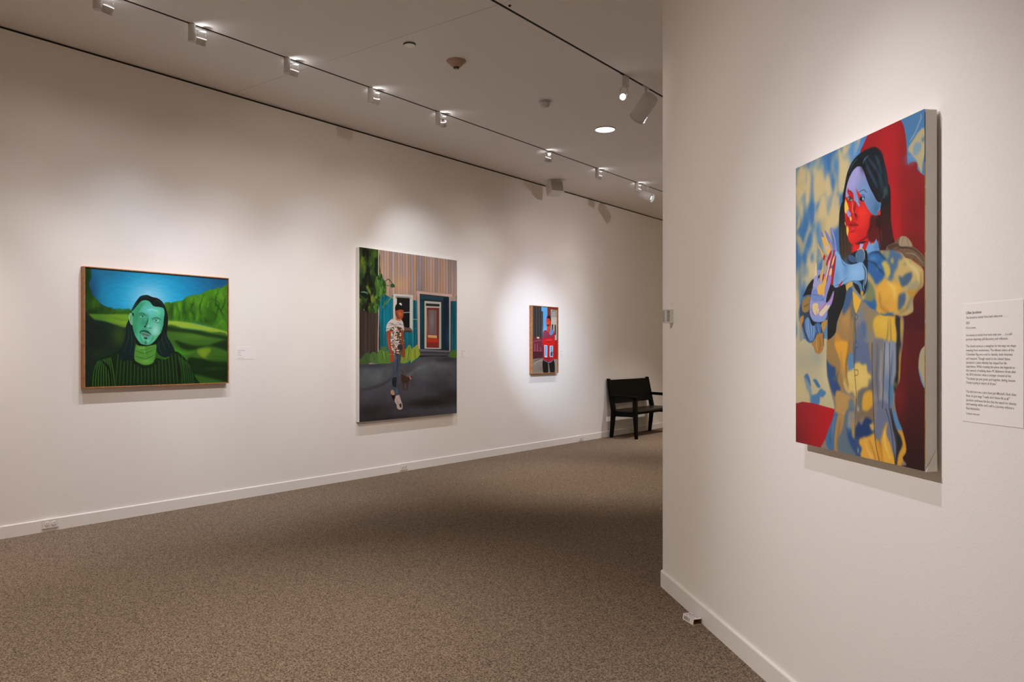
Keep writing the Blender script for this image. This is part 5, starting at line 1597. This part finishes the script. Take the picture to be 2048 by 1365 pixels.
# woman in a cloud patterned shirt, unframed, on the right wall
s4 = .0035
t = on_right('painting', 'large unframed painting of a long haired woman in a cloud patterned shirt, right wall', 'painting', 1.6535 - s4, 1.017)
W, H = .729, 1.010
stretcher(t, W, H, -.0075, -.0455, M_CANV)
pf = painted_face(ART_WOMAN, 1.9, 1.03, t); pf.location = (0, -.0461, 0)
# folded canvas corner and paint that runs over the edge
M_OCH = mat('ochre_edge_paint', '#c8a24a', .6, var=(60, .2)); M_NAVY = mat('navy_edge_paint', '#2b3350', .6, var=(60, .2))
eb = MB(); random.seed(3); z = .02
while z < .80:
    h = random.uniform(.02, .07); d = random.uniform(.0006, .0028)
    eb.box((W + .0001, -.0458, z), (W + .0006, -.0458 + d, z + h)); z += h * random.uniform(.8, 1.3)
eb.build('ochre_paint_edge', M_OCH, t)
eb = MB()
eb.box((W + .0001, -.0458, .86), (W + .0005, -.0438, 1.0))
eb.build('dark_paint_edge', M_NAVY, t)
MB().hexa([(W, -.0445, -.002), (W + .003, -.0445, -.002), (W + .003, -.009, -.001), (W, -.009, -.001)],
          [(W, -.012, .060), (W + .0008, -.012, .060), (W + .0012, -.009, .060), (W, -.009, .060)]).build('corner_fold', M_CANV, t)
MB().box((.06, -.0085, H - .16), (W - .06, 0, H - .06)).build('hanging_cleat', mat('pine_cleat', '#b59a78', .7, var=(12, .1)), t)

# ------------------------------------------------------------------ wall texts
M_LAB = mat('matte_label_card', (.88, .855, .84), .7, spec=.2, var=(3, .006))
M_TXT = mat('grey_label_print', (.20, .17, .16), .7)
# (baseline height above the card's lower edge, letter size, line width, words)
def text_mesh(words, width, size, shear=0.0, bold=0.0):
    cu = bpy.data.curves.new('words', 'FONT'); cu.body = words; cu.size = size; cu.shear = shear; cu.offset = bold
    cu.resolution_u = 2
    o = bpy.data.objects.new('words', cu); COL.objects.link(o)
    dg = bpy.context.evaluated_depsgraph_get(); me = o.evaluated_get(dg).to_mesh()
    v = np.array([tuple(p.co)[:2] for p in me.vertices]); f = [list(p.vertices) for p in me.polygons]
    o.evaluated_get(dg).to_mesh_clear(); bpy.data.objects.remove(o); bpy.data.curves.remove(cu)
    v[:, 0] -= v[:, 0].min(); v[:, 0] *= width / max(v[:, 0].max(), 1e-6)
    return v, f

CW, CH = .212, .312
t = on_right('wall_label', 'large white text panel on the right wall beside the painting of the woman', 'wall label', 2.470, 1.165)
MB().box((0, -.0013, 0), (CW, -.0001, CH)).build('label_card', M_LAB, t)
LINES = [
    (0.2851, 0.0564, 0.0103, 0, 0.00022, 'Lillian Jacobson'),
    (0.2723, 0.1437, 0.0097, 0.25, 7e-05, "I've looked at clouds from both sides now . . . ."),
    (0.2583, 0.0132, 0.0097, 0, 7e-05, '2023'),
    (0.246, 0.0358, 0.0078, 0, 7e-05, 'Oil on canvas'),
    (0.2259, 0.1615, 0.0092, 0, 7e-05, "I've looked at clouds from both sides now . . . is a self-"),
    (0.2151, 0.148, 0.0092, 0, 7e-05, 'portrait depicting self-discovery and reflection.'),
    (0.197, 0.1728, 0.0092, 0, 7e-05, 'The clouds serve as a metaphor for the ways we shape'),
    (0.1862, 0.1665, 0.0092, 0, 7e-05, 'meaning from randomness. The vibrant colors of the'),
    (0.1753, 0.1615, 0.0092, 0, 7e-05, 'Colombian flag are a nod to identity, both inherited'),
    (0.1642, 0.1558, 0.0092, 0, 7e-05, 'and imposed. Though raised in the United States,'),
    (0.1537, 0.143, 0.0092, 0, 7e-05, "Jacobson's Latine identity has shaped her life"),
    (0.1432, 0.1693, 0.0092, 0, 7e-05, 'experience. While creating this piece, she lingered on'),
    (0.1327, 0.1728, 0.0092, 0, 7e-05, 'the memory of walking down W. Baltimore Street after'),
    (0.1222, 0.1587, 0.0092, 0, 7e-05, 'the 2016 election, when a stranger shouted at her,'),
    (0.1111, 0.1714, 0.0092, 0, 7e-05, '"You better get your green card together, darling, because'),
    (0.1006, 0.1092, 0.0092, 0, 7e-05, 'Trump is going to deport all of you."'),
    (0.0766, 0.1742, 0.0092, 0, 7e-05, "The title borrows a lyric from Joni Mitchell's Both Sides"),
    (0.0655, 0.153, 0.0092, 0, 7e-05, 'Now. As Joni sings "I really don\'t know life at all."'),
    (0.0542, 0.1742, 0.0092, 0, 7e-05, 'Jacobson embraces the fact that the search for identity'),
    (0.0437, 0.1665, 0.0092, 0, 7e-05, "and meaning within one's self is a journey without a"),
    (0.0325, 0.0517, 0.0092, 0, 7e-05, 'final destination.'),
    (0.0192, 0.0494, 0.0069, 0, 7e-05, 'Collection of the artist'),
]
tb = MB()
for zb, xw, sz, sh, bo, words in LINES:
    v, f = text_mesh(words, xw, sz, sh, bo)
    tb.add([(.0155 + x, -.0015, zb + y) for x, y in v], f)
tb.build('printed_text', M_TXT, t)

# three small labels beside the pictures on the left wall, their print too small to read
M_TXT2 = mat('pale_grey_print', (.42, .39, .38), .7)
def small_label(y, z, W, H, lab, rows):
    t = on_left('picture_label', lab, 'picture label', y, z, 'small labels on the left wall')
    MB().box((0, -.0012, 0), (W, -.0001, H)).build('label_card', M_LAB, t)
    mb = MB(); random.seed(int(y * 10))
    for k, (zz, ln, hh) in enumerate(rows):
        x = .018
        while x < .018 + ln:
            wd = min(random.uniform(.008, .02), .018 + ln - x + .004)
            mb.box((x, -.0016, zz), (x + wd, -.0011, zz + hh)); x += wd + .004
    mb.build('printed_text', M_TXT2, t)
RW5 = [(.078, .070, .0045), (.062, .026, .0035), (.047, .024, .0032), (.034, .042, .0032), (.010, .058, .0032)]
small_label(4.276, 1.281, .213, .116, 'tiny white label just right of the green landscape portrait', RW5)
small_label(7.40, 1.281, .150, .100, 'tiny white label just right of the tall street scene', [(a * .95, b, c) for a, b, c in RW5])
small_label(9.60, 1.283, .150, .095, 'tiny white label just right of the small portrait in red', [(a * .92, b * .9, c) for a, b, c in RW5])
